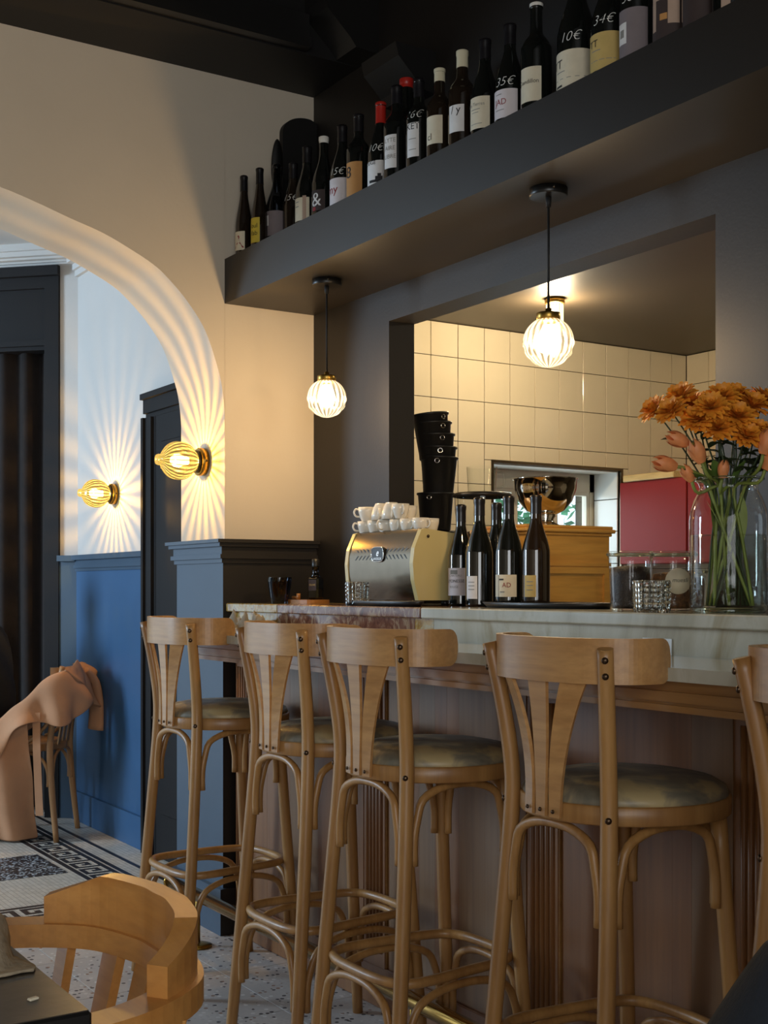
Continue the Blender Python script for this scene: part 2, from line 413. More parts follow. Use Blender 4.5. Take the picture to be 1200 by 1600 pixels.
def thing(name, label, cat, loc=(0, 0, 0), rz=0, group=None, rot=None):
    o = bpy.data.objects.new(name, None); COL.objects.link(o); o.empty_display_size = .05
    o.location = loc; o.rotation_euler = rot or (0, 0, rz)
    return tag(o, label, cat, group)
def struct(name, mb, mat, label=None):
    o = mb.build(name, mat); o['kind'] = 'structure'
    if label: o['label'] = label
    return o
def copy_tree(o, parent=None):
    c = o.copy(); COL.objects.link(c); c.parent = parent
    for ch in o.children: copy_tree(ch, c)
    return c
def point(name, loc, power, col, radius, parent=None):
    l = bpy.data.lights.new(name, 'POINT'); l.energy = power; l.color = col; l.shadow_soft_size = radius
    o = bpy.data.objects.new(name, l); COL.objects.link(o); o.location = loc; o.parent = parent
    return o
def text_mesh(txt, size, shear=0, bold=0):
    cu = bpy.data.curves.new('t', 'FONT'); cu.body = txt; cu.size = size; cu.align_x = 'CENTER'; cu.shear = shear; cu.offset = bold; cu.resolution_u = 3
    o = bpy.data.objects.new('t', cu); COL.objects.link(o)
    dg = bpy.context.evaluated_depsgraph_get(); dg.update()
    me = bpy.data.meshes.new_from_object(o.evaluated_get(dg))
    bpy.data.objects.remove(o); bpy.data.curves.remove(cu)
    me.materials.clear()
    return me
def text_flat(name, txt, size, mat, parent, mtx, shear=0, bold=0):
    me = text_mesh(txt, size, shear, bold); me.name = name
    me.transform(mtx)
    return link(name, me, mat, parent)

# ================================================================== THE SETTING
XJ, YW, XB, ZS = 1.905, 4.015, 2.26, 2.345     # arch jamb, cream wall face, back wall face, shelf top

# --- terrazzo floor of the bar room: slab and its tiles
fl = struct('floor', MB().box((-3.1, -1.7, -.12), (5.2, 4.39, -.012)), 'grout', 'speckled grey terrazzo tiled floor of the bar room')
tile_me = MB().bbox((0, 0, -.012), (.3985, .3985, 0), .0008).mesh('terrazzo_tile')
for i in range(13):
    for j in range(15):
        x, y = -3.1+i*.4, -1.61+j*.4
        if x > 2.0: continue
        link('terrazzo_tile', tile_me, 'terrazzo', fl, (x, y, 0))

# --- mosaic floor of the entrance room with Greek key border
fm = struct('floor', MB().box((-2.6, 4.39, -.12), (2.3, 9.3, 0)), 'mosaic', 'pale small-stone mosaic floor of the entrance room')
def strip(x0, x1, y0, y1, m='mosaic_black', nm='border_line', h=.0008):
    return MB().box((x0, y0, 0), (x1, y1, h)).build(nm, m, fm)
strip(1.775, 1.797, 4.75, 8.6); strip(1.945, 1.967, 4.575, 8.6); strip(2.035, 2.055, 4.48, 8.6)
strip(-2.4, 1.797, 4.728, 4.75); strip(-2.4, 1.967, 4.553, 4.575); strip(-2.4, 2.055, 4.46, 4.48)
KEY = ["#####.", "#...#.", "#.#.#.", "#.###.", "#.....", "######"]
c = .0215
mb = MB()
for u in range(28):
    for r, row in enumerate(KEY):
        for q, ch in enumerate(row):
            if ch == '#':
                y = 4.76+(u*6+q)*c; x = 1.806+r*c
                mb.box((x, y, 0), (x+c, y+c, .0008))
tag(mb.build('greek_key_border', 'mosaic_black', fm, fix=False), kind='stuff')
mb = MB()
for u in range(26):
    for r, row in enumerate(KEY):
        for q, ch in enumerate(row):
            if ch == '#':
                x = 1.76-(u*6+q)*c; y = 4.714-r*c
                mb.box((x-c, y-c, 0), (x, y, .0008))
tag(mb.build('greek_key_border', 'mosaic_black', fm, fix=False), kind='stuff')
MB().box((.2, 5.22, 0), (1.752, 5.65, .002)).build('speckled_panel', 'speckled', fm)

# --- cream wall with the arch
def arch_pts():
    right = [(1.905, 0), (1.905, 1.72), (1.905, 1.80), (1.897, 1.885), (1.880, 1.96), (1.832, 2.087), (1.763, 2.183), (1.688, 2.256), (1.638, 2.292), (1.565, 2.328), (1.467, 2.369), (1.351, 2.402), (1.238, 2.436), (1.128, 2.464), (.95, 2.497), (.75, 2.507)]
    cur = catmull([(p[0], p[1], 0) for p in right[1:]], 5)
    R = [(p.x, p.y) for p in cur]
    L = [(1.5-x, z) for x, z in reversed(R)][1:]
    return R+L
AP = arch_pts(); ZT = 3.45; YB = 4.39
mb = MB()
mb.box((XJ, YW, 0), (XB+.1, YB, ZT)); mb.box((-3.1, YW, 0), (1.5-XJ, YB, ZT))
for (xa, za), (xb, zb) in zip(AP, AP[1:]):
    if abs(xa-xb) < 1e-6: continue
    mb.add([(xa, YW, za), (xb, YW, zb), (xb, YW, ZT), (xa, YW, ZT)], [(0, 1, 2, 3)])
    mb.add([(xa, YB, za), (xb, YB, zb), (xb, YB, ZT), (xa, YB, ZT)], [(3, 2, 1, 0)])
vs = []; fs = []
for x, z in AP: vs += [(x, YW, z), (x, YB, z)]
for i in range(len(AP)-1): fs.append((2*i, 2*i+1, 2*i+3, 2*i+2))
mb.add(vs, fs, True)
wall_arch = mb.build('wall_arch', 'cream', fix=False); tag(wall_arch, 'cream plastered wall pierced by a wide rounded arch', kind='structure')

# pier wainscot: navy panels round the pier and a moulded cap
def pier_jamb(d): return [(XJ, YW-d*.5), (XJ-d, YW-d), (XJ-d, YB+d), (XJ+.06, YB+d), (XJ+.06, YB), (XJ, YB)]
def pier_front(d): return [(XB, YW), (XB, YW-d), (XJ-d, YW-d), (XJ, YW-d*.5), (XJ, YW)]
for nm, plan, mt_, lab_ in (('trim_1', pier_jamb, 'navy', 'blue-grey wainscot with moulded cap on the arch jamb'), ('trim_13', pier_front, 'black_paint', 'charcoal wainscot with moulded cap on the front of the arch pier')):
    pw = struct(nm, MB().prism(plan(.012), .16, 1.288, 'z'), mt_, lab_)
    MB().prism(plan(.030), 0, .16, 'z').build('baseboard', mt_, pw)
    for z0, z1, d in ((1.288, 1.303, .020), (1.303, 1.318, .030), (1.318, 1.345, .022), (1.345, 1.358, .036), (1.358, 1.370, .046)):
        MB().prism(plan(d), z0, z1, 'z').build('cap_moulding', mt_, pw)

# --- dark back wall of the bar with the kitchen pass-through
Y0, Y1, ZL = 2.092, 3.51, 2.08
mb = MB()
mb.box((XB, -1.7, 0), (XB+.1, Y0, ZT)); mb.box((XB, Y1, 0), (XB+.1, YW, ZT))
mb.box((XB, Y0, 0), (XB+.1, Y1, 1.118)); mb.box((XB, Y0, ZL), (XB+.1, Y1, ZT))
struct('wall_back', mb, 'black_paint', 'charcoal wall behind the bar with a kitchen hatch')
# --- bottle shelf / soffit
struct('trim_2', MB().box((XJ, -1.7, 2.19), (XB, YW, ZS)), 'soffit', 'charcoal boxed shelf over the bar carrying wine bottles')

# --- dining-room ceiling with beam and crown moulding
struct('ceiling', MB().box((-3.1, -1.7, 3.3), (XB+.1, YW, 3.42)), 'ceil_black', 'black coffered ceiling of the bar room')
bm_ = struct('trim_3', MB().box((-3.1, 3.70, 2.98), (XB, YW, 3.3)), 'ceil_black', 'black ceiling beam above the arch wall')
MB().box((-3.1, 3.655, 2.985), (2.05, 3.70, 3.02)).box((-3.1, 3.67, 3.02), (2.05, 3.70, 3.10)).box((-3.1, 3.64, 3.2), (2.05, 3.70, 3.3)).build('moulding_strip', 'ceil_mould', bm_)
cr = struct('trim_4', MB().prism([(XB, 2.98), (2.17, 2.985), (2.15, 3.01), (2.06, 3.09), (2.05, 3.12), (2.04, 3.3), (XB, 3.3)], 3.57, 3.70), 'ceil_mould', 'dark crown moulding bracket at the end of the ceiling beam')
struct('trim_5', MB().prism([(XB, 2.74), (2.20, 2.745), (2.185, 2.77), (2.12, 2.83), (2.11, 2.87), (XB, 2.87)], 3.24, 3.44), 'ceil_black', 'dark moulded bracket on the wall above the bottles')
struct('trim_6', MB().box((-3.1, 1.5, 3.08), (XB, 1.85, 3.3)), 'ceil_black', 'black cross beam of the ceiling')

# --- outer walls of the dining room (window openings towards the street)
def wall_with_windows(name, X0, X1, ya, yb, zt, wins, mat, label):
    mb = MB(); y = ya
    for (a, b, z0, z1) in wins:
        mb.box((X0, y, 0), (X1, a, zt)); mb.box((X0, a, 0), (X1, b, z0)); mb.box((X0, a, z1), (X1, b, zt)); y = b
    mb.box((X0, y, 0), (X1, yb, zt))
    return struct(name, mb, mat, label)
struct('wall_street', MB().box((-3.2, -1.7, 0), (-3.1, YB, 3.45)), 'cream', 'cream side wall of the bar room')
wall_with_windows('wall_entrance', -2.7, -2.6, YB, 9.3, 3.2, [(6.35, 7.65, 1.2, 2.7)], 'navy', 'dark blue wall with street window')
struct('wall_rear', MB().box((-3.2, -1.8, 0), (-2.4, -1.7, 3.45)).box((.2, -1.8, 0), (5.2, -1.7, 3.45)).box((-2.4, -1.8, 0), (.2, -1.7, .85)).box((-2.4, -1.8, 2.65), (.2, -1.7, 3.45)), 'cream', 'cream street wall of the bar room with a wide window')

# --- entrance room: wall with door, slanted wall with curtained portal, ceiling
XF = 2.21; YC = 6.43
ew = struct('wall_right', MB().box((XF, YB, 0), (XF+.13, YC+.1, 3.0)), 'white', 'white plaster wall of the entrance room')
fw = struct('trim_7', MB().box((XF-.010, 5.44, .15), (XF, YC, 1.288)).box((XF-.028, 5.44, 0), (XF, YC, .15)), 'navy_blue', 'blue wainscot of the entrance room wall')
for z0, z1, d in ((1.288, 1.303, .018), (1.303, 1.318, .028), (1.318, 1.345, .020), (1.345, 1.370, .042)):
    MB().box((XF-d, 5.44, z0), (XF, YC-.01, z1)).build('cap_moulding', 'navy', fw)
dr = struct('door_1', MB().box((XF-.02, 4.55, 0), (XF, 5.33, 1.97)), 'door_black', 'near-black panelled door behind the arch pier')
for (a, b) in ((4.63, 4.89), (4.97, 5.25)):
    for (z0, z1) in ((.2, .9), (1.05, 1.85)):
        MB().bbox((XF-.03, a, z0), (XF-.02, b, z1), .004).build('door_panel', 'door_black', dr)
cs = MB()
for d, a, b in ((.022, 5.33, 5.35), (.036, 5.35, 5.415), (.048, 5.415, 5.44)):
    cs.box((XF-d, a, 0), (XF, b, 1.97))
for d, z0, z1 in ((.022, 1.97, 1.99), (.036, 1.99, 2.052), (.052, 2.052, 2.078)):
    cs.box((XF-d, 4.44, z0), (XF, 5.441, z1))
cs.box((XF-.022, 4.44, 0), (XF, 4.55, 1.97))
cs.build('door_casing', 'door_black', dr)
MB().lathe([(.0, 0), (.022, .004), (.026, .02), (.018, .035), (.0, .04)], 12, Matrix.Translation((XF-.02, 5.27, .98)) @ Matrix.Rotation(-PI/2, 4, 'Y')).build('door_knob', 'black_metal', dr)
struct('ceiling', MB().box((-2.7, YB, 2.98), (2.4, 9.4, 3.1)), 'white', 'white ceiling of the entrance room')
# cornice along the right wall
def cornice(mb, m, L):
    for d, z0, z1 in ((.02, 2.82, 2.85), (.035, 2.85, 2.88), (.07, 2.88, 2.92), (.10, 2.92, 2.945), (.12, 2.945, 2.98)):
        mb.box((0, -d, z0), (L, 0, z1), m)
mR = Matrix.Translation((XF, YB, 0)) @ Matrix.Rotation(PI/2, 4, 'Z')     # local x along +Y; local -y -> +X
mb = MB()
for d, z0, z1 in ((.02, 2.82, 2.85), (.035, 2.85, 2.88), (.07, 2.88, 2.92), (.10, 2.92, 2.945), (.12, 2.945, 2.98)):
    mb.box((XF-d, YB, z0), (XF, YC-d*.41, z1))
struct('trim_8', mb, 'white', 'white stepped cornice of the entrance room')
# slanted wall: local x runs along the wall away from the corner, local y into the wall
mS = Matrix.Translation((XF, YC, 0)) @ Matrix.Rotation(math.radians(135), 4, 'Z') @ Matrix.Scale(-1, 4, (0, 1, 0))
def sb(mb, a, b): return mb.box(a, b, mS)
mb = sb(sb(MB(), (0, 0, 0), (.1, .12, 3.0)), (.1, 0, 2.88), (3.4, .12, 3.0)); sb(mb, (2.2, 0, 0), (3.4, .12, 3.0))
struct('wall_far', mb, 'white', 'white slanted wall around the curtained entrance')
mb = MB()
for d, z0, z1 in ((.02, 2.89, 2.90), (.035, 2.90, 2.91), (.07, 2.91, 2.92), (.10, 2.92, 2.945), (.12, 2.945, 2.98)):
    sb(mb, (d*.41, -d, z0), (3.4, 0, z1))
struct('trim_9', mb, 'white', 'white cornice over the curtained entrance')
mb = sb(MB(), (.0, -.012, 0), (.1, 0, 1.34)); sb(mb, (0, -.04, 1.34), (.1, 0, 1.37))
struct('trim_10', mb, 'navy', 'dark blue wainscot strip beside the curtain')
mb = MB()
sb(mb, (.1, -.02, 0), (.18, .1, 2.86)); sb(mb, (2.1, -.02, 0), (2.2, .1, 2.86)); sb(mb, (.18, .0, 2.45), (2.1, .1, 2.86))
sb(mb, (.09, -.05, 2.83), (2.2, -.02, 2.88)); sb(mb, (.18, -.02, 2.47), (2.1, .0, 2.50)); sb(mb, (.18, -.02, 2.77), (2.1, .0, 2.83))
po = struct('trim_11', mb, 'door_black', 'near-black wooden portal framing the curtain')
mb = sb(MB(), (.1, .25, 0), (2.2, .3, 2.9)); struct('wall_vestibule', mb, 'black_paint', 'dark vestibule wall behind the curtain')
# curtain: deep vertical folds
cu = MB(); n = 220; rows = 9; vs = []; fs = []
for k in range(rows):
    z = .03+2.47*k/(rows-1)
    for i in range(n+1):
        x = .19+1.9*i/n
        a = .030*math.sin(x*52+.5*math.sin(x*9)+.12*math.sin(z*2.2+x*4))+.012*math.sin(x*23+z*.6)
        vs.append(mS @ Vector((x, .085+a, z)))
for k in range(rows-1):
    for i in range(n): fs.append((k*(n+1)+i, k*(n+1)+i+1, (k+1)*(n+1)+i+1, (k+1)*(n+1)+i))
cu.add(vs, fs, True)
co = cu.build('entrance_curtain', 'curtain', fix=False)
s_ = co.modifiers.new('thick', 'SOLIDIFY'); s_.thickness = .004
tag(co, 'dark brown floor-length curtain hanging in the entrance portal', 'curtain')

# --- kitchen shell
KX, KY, KZ = 5.12, 4.95, 2.47
WX0, WX1, WZ0, WZ1 = 3.79, 4.63, 1.16, 1.815
mb = MB().box((XB+.1, KY, 0), (WX0, KY+.35, KZ)).box((WX1, KY, 0), (KX+.1, KY+.35, KZ)).box((WX0, KY, 0), (WX1, KY+.35, WZ0)).box((WX0, KY, WZ1), (WX1, KY+.35, KZ))
kw = struct('wall_kitchen', mb, 'grout', 'cream tiled kitchen wall with a small window')
TW, TH_ = .1585, .2
def tile_mesh(wd, ht): return MB().bbox((.0015, 0, .0015), (wd-.0015, .008, ht-.0015), .0012).mesh('tile')
cache = {}
def put_tile(par, x0, x1, z0, z1, m):
    wd, ht = round(x1-x0, 4), round(z1-z0, 4)
    if wd < .02 or ht < .02: return
    if (wd, ht, m) not in cache:
        cache[(wd, ht, m)] = tile_mesh(wd, ht)
    return link('tile', cache[(wd, ht, m)], m, par)
x = KX-.117
xs = [KX-.009, KX-.117]
while xs[-1] > XB+.3: xs.append(xs[-1]-TW)
zs = [KZ-.002, KZ-.164]
while zs[-1] > 1.0: zs.append(zs[-1]-TH_)
for a, b in zip(xs[1:], xs):
    for z0, z1 in zip(zs[1:], zs):
        # the window takes its share of the tiles it cuts
        if z0 < WZ1 and z1 > WZ0 and a < WX1 and b > WX0:
            if z1 > WZ1+.03:
                o = put_tile(kw, a, b, WZ1+.012, z1, 'tile'); o.location = (a, KY-.008, WZ1+.012)
            if a < WX0-.03:
                o = put_tile(kw, a, WX0-.012, z0, min(z1, WZ1+.012), 'tile')
                if o: o.location = (a, KY-.008, z0)
            if b > WX1+.03:
                o = put_tile(kw, WX1+.012, b, z0, min(z1, WZ1+.012), 'tile')
                if o: o.location = (WX1+.012, KY-.008, z0)
            continue
        o = put_tile(kw, a, b, z0, z1, 'tile')
        if o: o.location = (a, KY-.008, z0)
kr = struct('wall_kitchen_end', MB().box((KX, .7, 0), (KX+.1, KY, KZ)), 'grout', 'cream tiled end wall of the kitchen')
y = KY-.009
while y > 3.4:
    for z0, z1 in zip(zs[1:], zs):
        o = put_tile(kr, 0, TW, z0, z1, 'tile')
        if o: o.location = (KX-.008, y, z0); o.rotation_euler = (0, 0, -PI/2)
    y -= TW
struct('ceiling', MB().box((XB+.1, .7, KZ), (KX+.1, KY, KZ+.1)), 'kitchen_ceiling', 'dark taupe kitchen ceiling')
struct('wall_kitchen_near', MB().box((XB+.1, .6, 0), (KX+.1, .7, KZ)), 'tile', 'pale kitchen wall')
# window in the tiled wall: reveal tiles, frame, sashes, panes, blind
wi = struct('window_1', MB().box((WX0-.014, KY-.012, WZ0), (WX0, KY+.01, WZ1+.014)).box((WX1, KY-.012, WZ0), (WX1+.014, KY+.01, WZ1+.014)).box((WX0, KY-.012, WZ1), (WX1, KY+.01, WZ1+.014)), 'steel_brush', 'small kitchen window set deep in the tiled wall')
for k in range(4):
    MB().bbox((WX1-.008, KY+.012, WZ0+k*.17+.002), (WX1, KY+.19, min(WZ0+(k+1)*.17, WZ1)-.002), .002).build('tile', 'tile_white', wi)
MB().box((WX0, KY+.012, WZ1-.006), (WX1, KY+.19, WZ1)).build('reveal_head', 'frame_white', wi)
f = MB(); yf = KY+.20
f.box((WX0, yf, WZ0), (WX0+.03, yf+.05, WZ1)).box((WX1-.03, yf, WZ0), (WX1, yf+.05, WZ1)).box((WX0, yf, WZ1-.10), (WX1, yf+.05, WZ1)).box((WX0, yf, WZ0), (WX1, yf+.05, WZ0+.04))
f.build('window_frame', 'frame_white', wi)
for a, b in ((WX0+.03, WX0+.30), (WX0+.30, WX0+.57), (WX0+.57, WX1-.03)):
    s = MB(); t = .02
    s.box((a, yf+.005, WZ0+.04), (a+t, yf+.04, WZ1-.1)).box((b-t, yf+.005, WZ0+.04), (b, yf+.04, WZ1-.1)).box((a+t, yf+.005, WZ1-.12), (b-t, yf+.04, WZ1-.1)).box((a+t, yf+.005, WZ0+.04), (b-t, yf+.04, WZ0+.06))
    so = s.build('sash', 'frame_white', wi)
    MB().box((a+t, yf+.02, WZ0+.06), (b-t, yf+.024, WZ1-.12)).build('pane', 'window_glass', so)
# tree outside the kitchen window
tr = thing('garden_tree', 'green leafy tree outside the kitchen window', 'tree', (4.9, 7.2, 0))
MB().tube([(0, 0, 0), (.05, .02, .9), (0, .05, 1.9)], [.09, .07, .03], 8, n=3).build('trunk', 'oak', tr)
mb = MB()
for i in range(2600):
    a, b2, q = rnd.uniform(0, 2*PI), rnd.uniform(-1, 1), rnd.uniform(.55, 1)
    d = Vector((math.cos(a)*math.sqrt(1-b2*b2)*1.25, math.sin(a)*math.sqrt(1-b2*b2)*.8, b2*.85))*q
    p = Vector((0, 0, 1.65))+d; u = Vector((rnd.gauss(0, 1), rnd.gauss(0, 1), rnd.gauss(0, 1))).normalized()*.055; v = u.orthogonal().normalized()*.028
    mb.add([p-u, p+v, p+u, p-v], [(0, 1, 2, 3)])
tag(mb.build('foliage', 'foliage', tr, fix=False), kind='stuff')

# ================================================================== THE BAR
bar = thing('bar_counter', 'long oak bar with marble counter, raised marble ledge and fluted front', 'bar counter', (0, 0, 0))
BX = 1.945; YE = 4.0; YS = .25
MB().box((BX, YS, .10), (XB-.002, YE, 1.03)).build('body', 'oak', bar)
MB().bbox((BX-.012, YS, 0), (BX+.06, YE, .12), .004).build('plinth', 'oak', bar)
for yc in (3.93, 3.08, 2.33, 1.68, .95):
    pil = MB().box((BX-.012, yc-.055, .12), (BX, yc+.055, .96)).build('pilaster', 'oak', bar)
    for k in range(5):
        yy = yc-.036+k*.018
        MB().tube([(BX-.012, yy, .16), (BX-.012, yy, .93)], .0068, 8).build('reed', 'oak', pil)
for a, b in ((3.15, 3.86), (2.40, 3.01), (1.75, 2.26), (1.02, 1.61)):
    pn = MB().box((BX-.003, a-.01, .12), (BX, b+.01, .95)).build('panel', 'oak', bar)
    y = a
    while y < b-.02:
        wd = min(rnd.choice((.055, .08, .11, .075)), b-y)
        MB().bbox((BX-.0055-rnd.uniform(0, .0005), y+.0001, .125), (BX-.003, y+wd-.0001, .945), .0002).build('veneer_strip', rnd.choice(('oak', 'oak_b', 'oak_c')), pn)
        y += wd
    for yy in (a-.02, b+.012):
        MB().bbox((BX-.010, yy, .12), (BX, yy+.008, .95), .002).build('bead', 'oak_h', bar)
# lower counter: marble slab on an oak moulding, clipped at the pier end
CX = 1.625
def counter_poly(d): return [(CX+d, YS), (1.945, YS), (1.945, YE-.02), (XJ+.03, YE-.02), (CX+d+.02, 3.78-d), (CX+d, 3.70-d)]
MB().prism(counter_poly(0), 1.036, 1.06, 'z').build('counter_slab', 'marble_pale', bar)
MB().prism(counter_poly(.020), 1.016, 1.036, 'z').build('counter_fillet', 'oak_h', bar)
MB().prism(counter_poly(.012), .998, 1.016, 'z').build('counter_moulding', 'oak_h', bar)
MB().prism(counter_poly(.020), .992, .998, 'z').build('counter_fillet', 'oak_h', bar)
MB().prism(counter_poly(.014), .980, .992, 'z').build('counter_moulding', 'oak_h', bar)
# riser slabs and raised ledge slabs
for a, b, m in ((YS, 1.62, 'marble_pale'), (1.62, 2.77, 'marble_pale'), (2.77, 2.86, 'marble_ochre'), (2.86, 3.66, 'marble_red'), (3.66, YE, 'marble_ochre')):
    MB().box((1.925, a, 1.06), (1.95, b-.0015, 1.118)).build('riser_slab', m, bar)
for a, b, m in ((YS, 1.62, 'marble_pale'), (1.62, 2.80, 'marble_pale'), (2.80, 3.62, 'marble_red'), (3.62, YE, 'marble_ochre')):
    MB().bbox((1.902, a, 1.119), (XB+.12 if False else XB-.002, b-.001, 1.148), .003).build('ledge_slab', m, bar)
struct('trim_12', MB().box((XB-.002, Y0+.001, 1.119), (XB+.135, Y1-.001, 1.148)), 'marble_pale', 'marble sill of the kitchen hatch')
# kitchen-side worktop
wt = thing('kitchen_worktop', 'steel worktop in the kitchen behind the hatch', 'worktop', (0, 0, 0))
MB().bbox((XB+.14, 1.6, 1.06), (3.05, 4.3, 1.10), .003).build('top', 'steel_brush', wt)
for yy in (1.7, 2.95, 4.2):
    MB().box((2.5, yy-.02, 0), (2.54, yy+.02, 1.06)).box((2.9, yy-.02, 0), (2.94, yy+.02, 1.06)).build('leg', 'steel_brush', wt)
# brass foot rail
fr = thing('foot_rail', 'polished brass foot rail along the bottom of the bar', 'foot rail', (1.758, 0, 0))
MB().tube([(0, .25, .172), (0, 4.14, .172)], .0215, 16).build('rail', 'brass', fr)
MB().lathe([(.0, 0), (.024, 0), (.024, .012), (.017, .02), (0, .022)], 16, Matrix.Translation((0, 4.14, .172)) @ Matrix.Rotation(-PI/2, 4, 'X')).build('end_cap', 'brass', fr)
for yy in (3.914, 2.62, 1.36):
    MB().tube([(0, yy, .005), (0, yy, .155)], .0085, 10).build('support_post', 'brass_dull', fr)
    MB().lathe([(.048, 0), (.048, .006), (.030, .012), (.012, .016)], 20, Matrix.Translation((0, yy, 0))).build('foot_flange', 'brass_dull', fr)

# ================================================================== BAR STOOLS
def arch_brace(p0, p1, zb, zt, r=.0095, inset=.012):
    p0, p1 = Vector(p0), Vector(p1); d = (p1-p0).normalized(); L = (p1-p0).length
    def at(t, z): q = p0.lerp(p1, t); return (q.x, q.y, z)
    e = inset/L; h = zt-zb
    pts = [at(e, zb), at(e, zb+.32*h), at(e+.03, zb+.60*h), at(.16, zb+.84*h), at(.32, zb+.97*h), at(.5, zt), at(.68, zb+.97*h), at(.84, zb+.84*h), at(1-e-.03, zb+.60*h), at(1-e, zb+.32*h), at(1-e, zb)]
    return MB().tube(pts, r, 8, n=3)
def make_stool():
    root = thing('bar_stool', 's', 'bar stool')
    rear = lambda s: [(-.225, s*.172, 0), (-.203, s*.163, .25), (-.180, s*.149, .55), (-.166, s*.138, .76), (-.166, s*.137, .86), (-.180, s*.148, .98), (-.199, s*.164, 1.095)]
    def at_z(pts, z):
        for a, b in zip(pts, pts[1:]):
            if a[2] <= z <= b[2]:
                t = (z-a[2])/(b[2]-a[2]); return Vector(a).lerp(Vector(b), t)
    front = lambda s: [(.170, s*.160, 0), (.145, s*.145, .35), (.118, s*.128, .777)]
    for s in (1, -1):
        MB().tube(rear(s), [.0145, .0165, .0165, .0165, .016, .0155, .0145], 10, n=4).build('rear_leg', 'beech', root)
        MB().tube(front(s), [.0145, .0165, .0165], 10, n=4).build('front_leg', 'beech', root)
        for z in (1.075, 1.047, .792):
            q = at_z(rear(s), z)
            d = Vector((-.72, .69*s, 0))
            m = Matrix.Translation(q+d*.0135) @ d.to_track_quat('Z', 'Y').to_matrix().to_4x4()
            MB().lathe([(.0062, -.002), (.0062, .0025), (.004, .0045), (0, .005)], 10, m).build('bolt', 'dark_steel', root)
    # seat
    MB().lathe([(.160, .777), (.198, .777), (.200, .780), (.200, .809), (.197, .812), (.160, .812)], 40).build('seat_frame', 'beech', root)
    MB().lathe([(.15, .800), (.192, .806), (.196, .815), (.190, .828), (.172, .839), (.13, .847), (.07, .851), (.0, .852)], 40).build('cushion', 'vinyl', root)
    # curved back rail
    half = [(-.066, .180), (-.10, .190), (-.138, .187), (-.170, .168), (-.196, .134), (-.213, .092), (-.221, .045)]
    path = catmull([(x, y, 0) for x, y in half]+[(-.223, 0, 0)]+[(x, -y, 0) for x, y in reversed(half)], 5)
    tot = sum((b-a).length for a, b in zip(path, path[1:])); acc = 0; sec = []
    for i, p in enumerate(path):
        if i: acc += (p-path[i-1]).length
        e = min(acc, tot-acc)
        t = (path[min(i+1, len(path)-1)]-path[max(i-1, 0)]).normalized(); nrm = Vector((-t.y, t.x, 0))
        rr = .032; cut = rr-math.sqrt(max(0, rr*rr-(rr-e)**2)) if e < rr else 0
        hi, lo = 1.112-cut, 1.032+cut; k = nrm*.0065
        sec.append([p-k+Vector((0, 0, lo)), p+k+Vector((0, 0, lo)), p+k+Vector((0, 0, hi)), p-k+Vector((0, 0, hi))])
    MB().plate(sec).build('back_rail', 'beech_rail', root)
    # three splats fanning out
    for s in (1, 0, -1):
        sec = []
        for k in range(13):
            t = k/12; z = .784+.262*t
            y = s*(.036+.062*max(0, (t-.15)/.85)**2.0); wd = .0125+.0135*t**1.4
            x = -.2045+.004*math.sin(t*PI)-.010*t*(1 if s == 0 else .55)+(.002 if s else 0)
            th = s*(.15+.30*t); tx, ty = math.sin(th)*wd, math.cos(th)*wd; nx, ny = -math.cos(th)*.0035, math.sin(th)*.0035
            sec.append([(x-tx+nx, y-ty+ny, z), (x-tx-nx, y-ty-ny, z), (x+tx-nx, y+ty-ny, z), (x+tx+nx, y+ty+ny, z)])
        sp = MB().plate(sec).build('splat', 'beech_rail', root)
        MB().lathe([(.0042, 0), (.003, .0025), (0, .003)], 8, Matrix.Translation((-.2085, s*.036, .795)) @ Matrix.Rotation(-PI/2, 4, 'Y')).build('screw', 'dark_steel', sp)
    # foot ring
    ring = [(-.150, .157, .35), (-.02, .150, .352), (.105, .133, .352), (.150, .09, .352), (.160, 0, .352), (.150, -.09, .352), (.105, -.133, .352), (-.02, -.150, .352), (-.150, -.157, .35), (-.196, -.11, .348), (-.206, 0, .348), (-.196, .11, .348)]
    MB().tube(ring, .0115, 10, closed=True, n=4).build('foot_ring', 'beech', root)
    # bentwood braces under the seat and under the ring
    def P(leg, s, z): q = at_z(rear(s) if leg == 'r' else front(s), z); return (q.x, q.y, 0)
    for (a, b) in ((('r', 1), ('r', -1)), (('r', 1), ('f', 1)), (('r', -1), ('f', -1)), (('f', 1), ('f', -1))):
        arch_brace(P(*a, .62), P(*b, .62), .60, .767, inset=.024).build('seat_brace', 'beech', root)
        arch_brace(P(*a, .2), P(*b, .2), .155, .330, inset=.024).build('ring_brace', 'beech', root)
    return root
stool = make_stool()
ords = ['first', 'second', 'third', 'fourth', 'fifth']
SP = [(1.715, 3.61, 2), (1.70, 2.90, 1), (1.675, 2.418, 1), (1.70, 1.805, 0), (1.685, 1.16, 0)]
for i, (x, y, a) in enumerate(SP):
    o = stool if i == 0 else copy_tree(stool)
    o.location = (x, y, 0); o.rotation_euler = (0, 0, math.radians(a))
    o['label'] = f'light beech bentwood bar stool, {ords[i]} along the bar from the blue pier'
    o['group'] = 'bentwood bar stools along the counter'

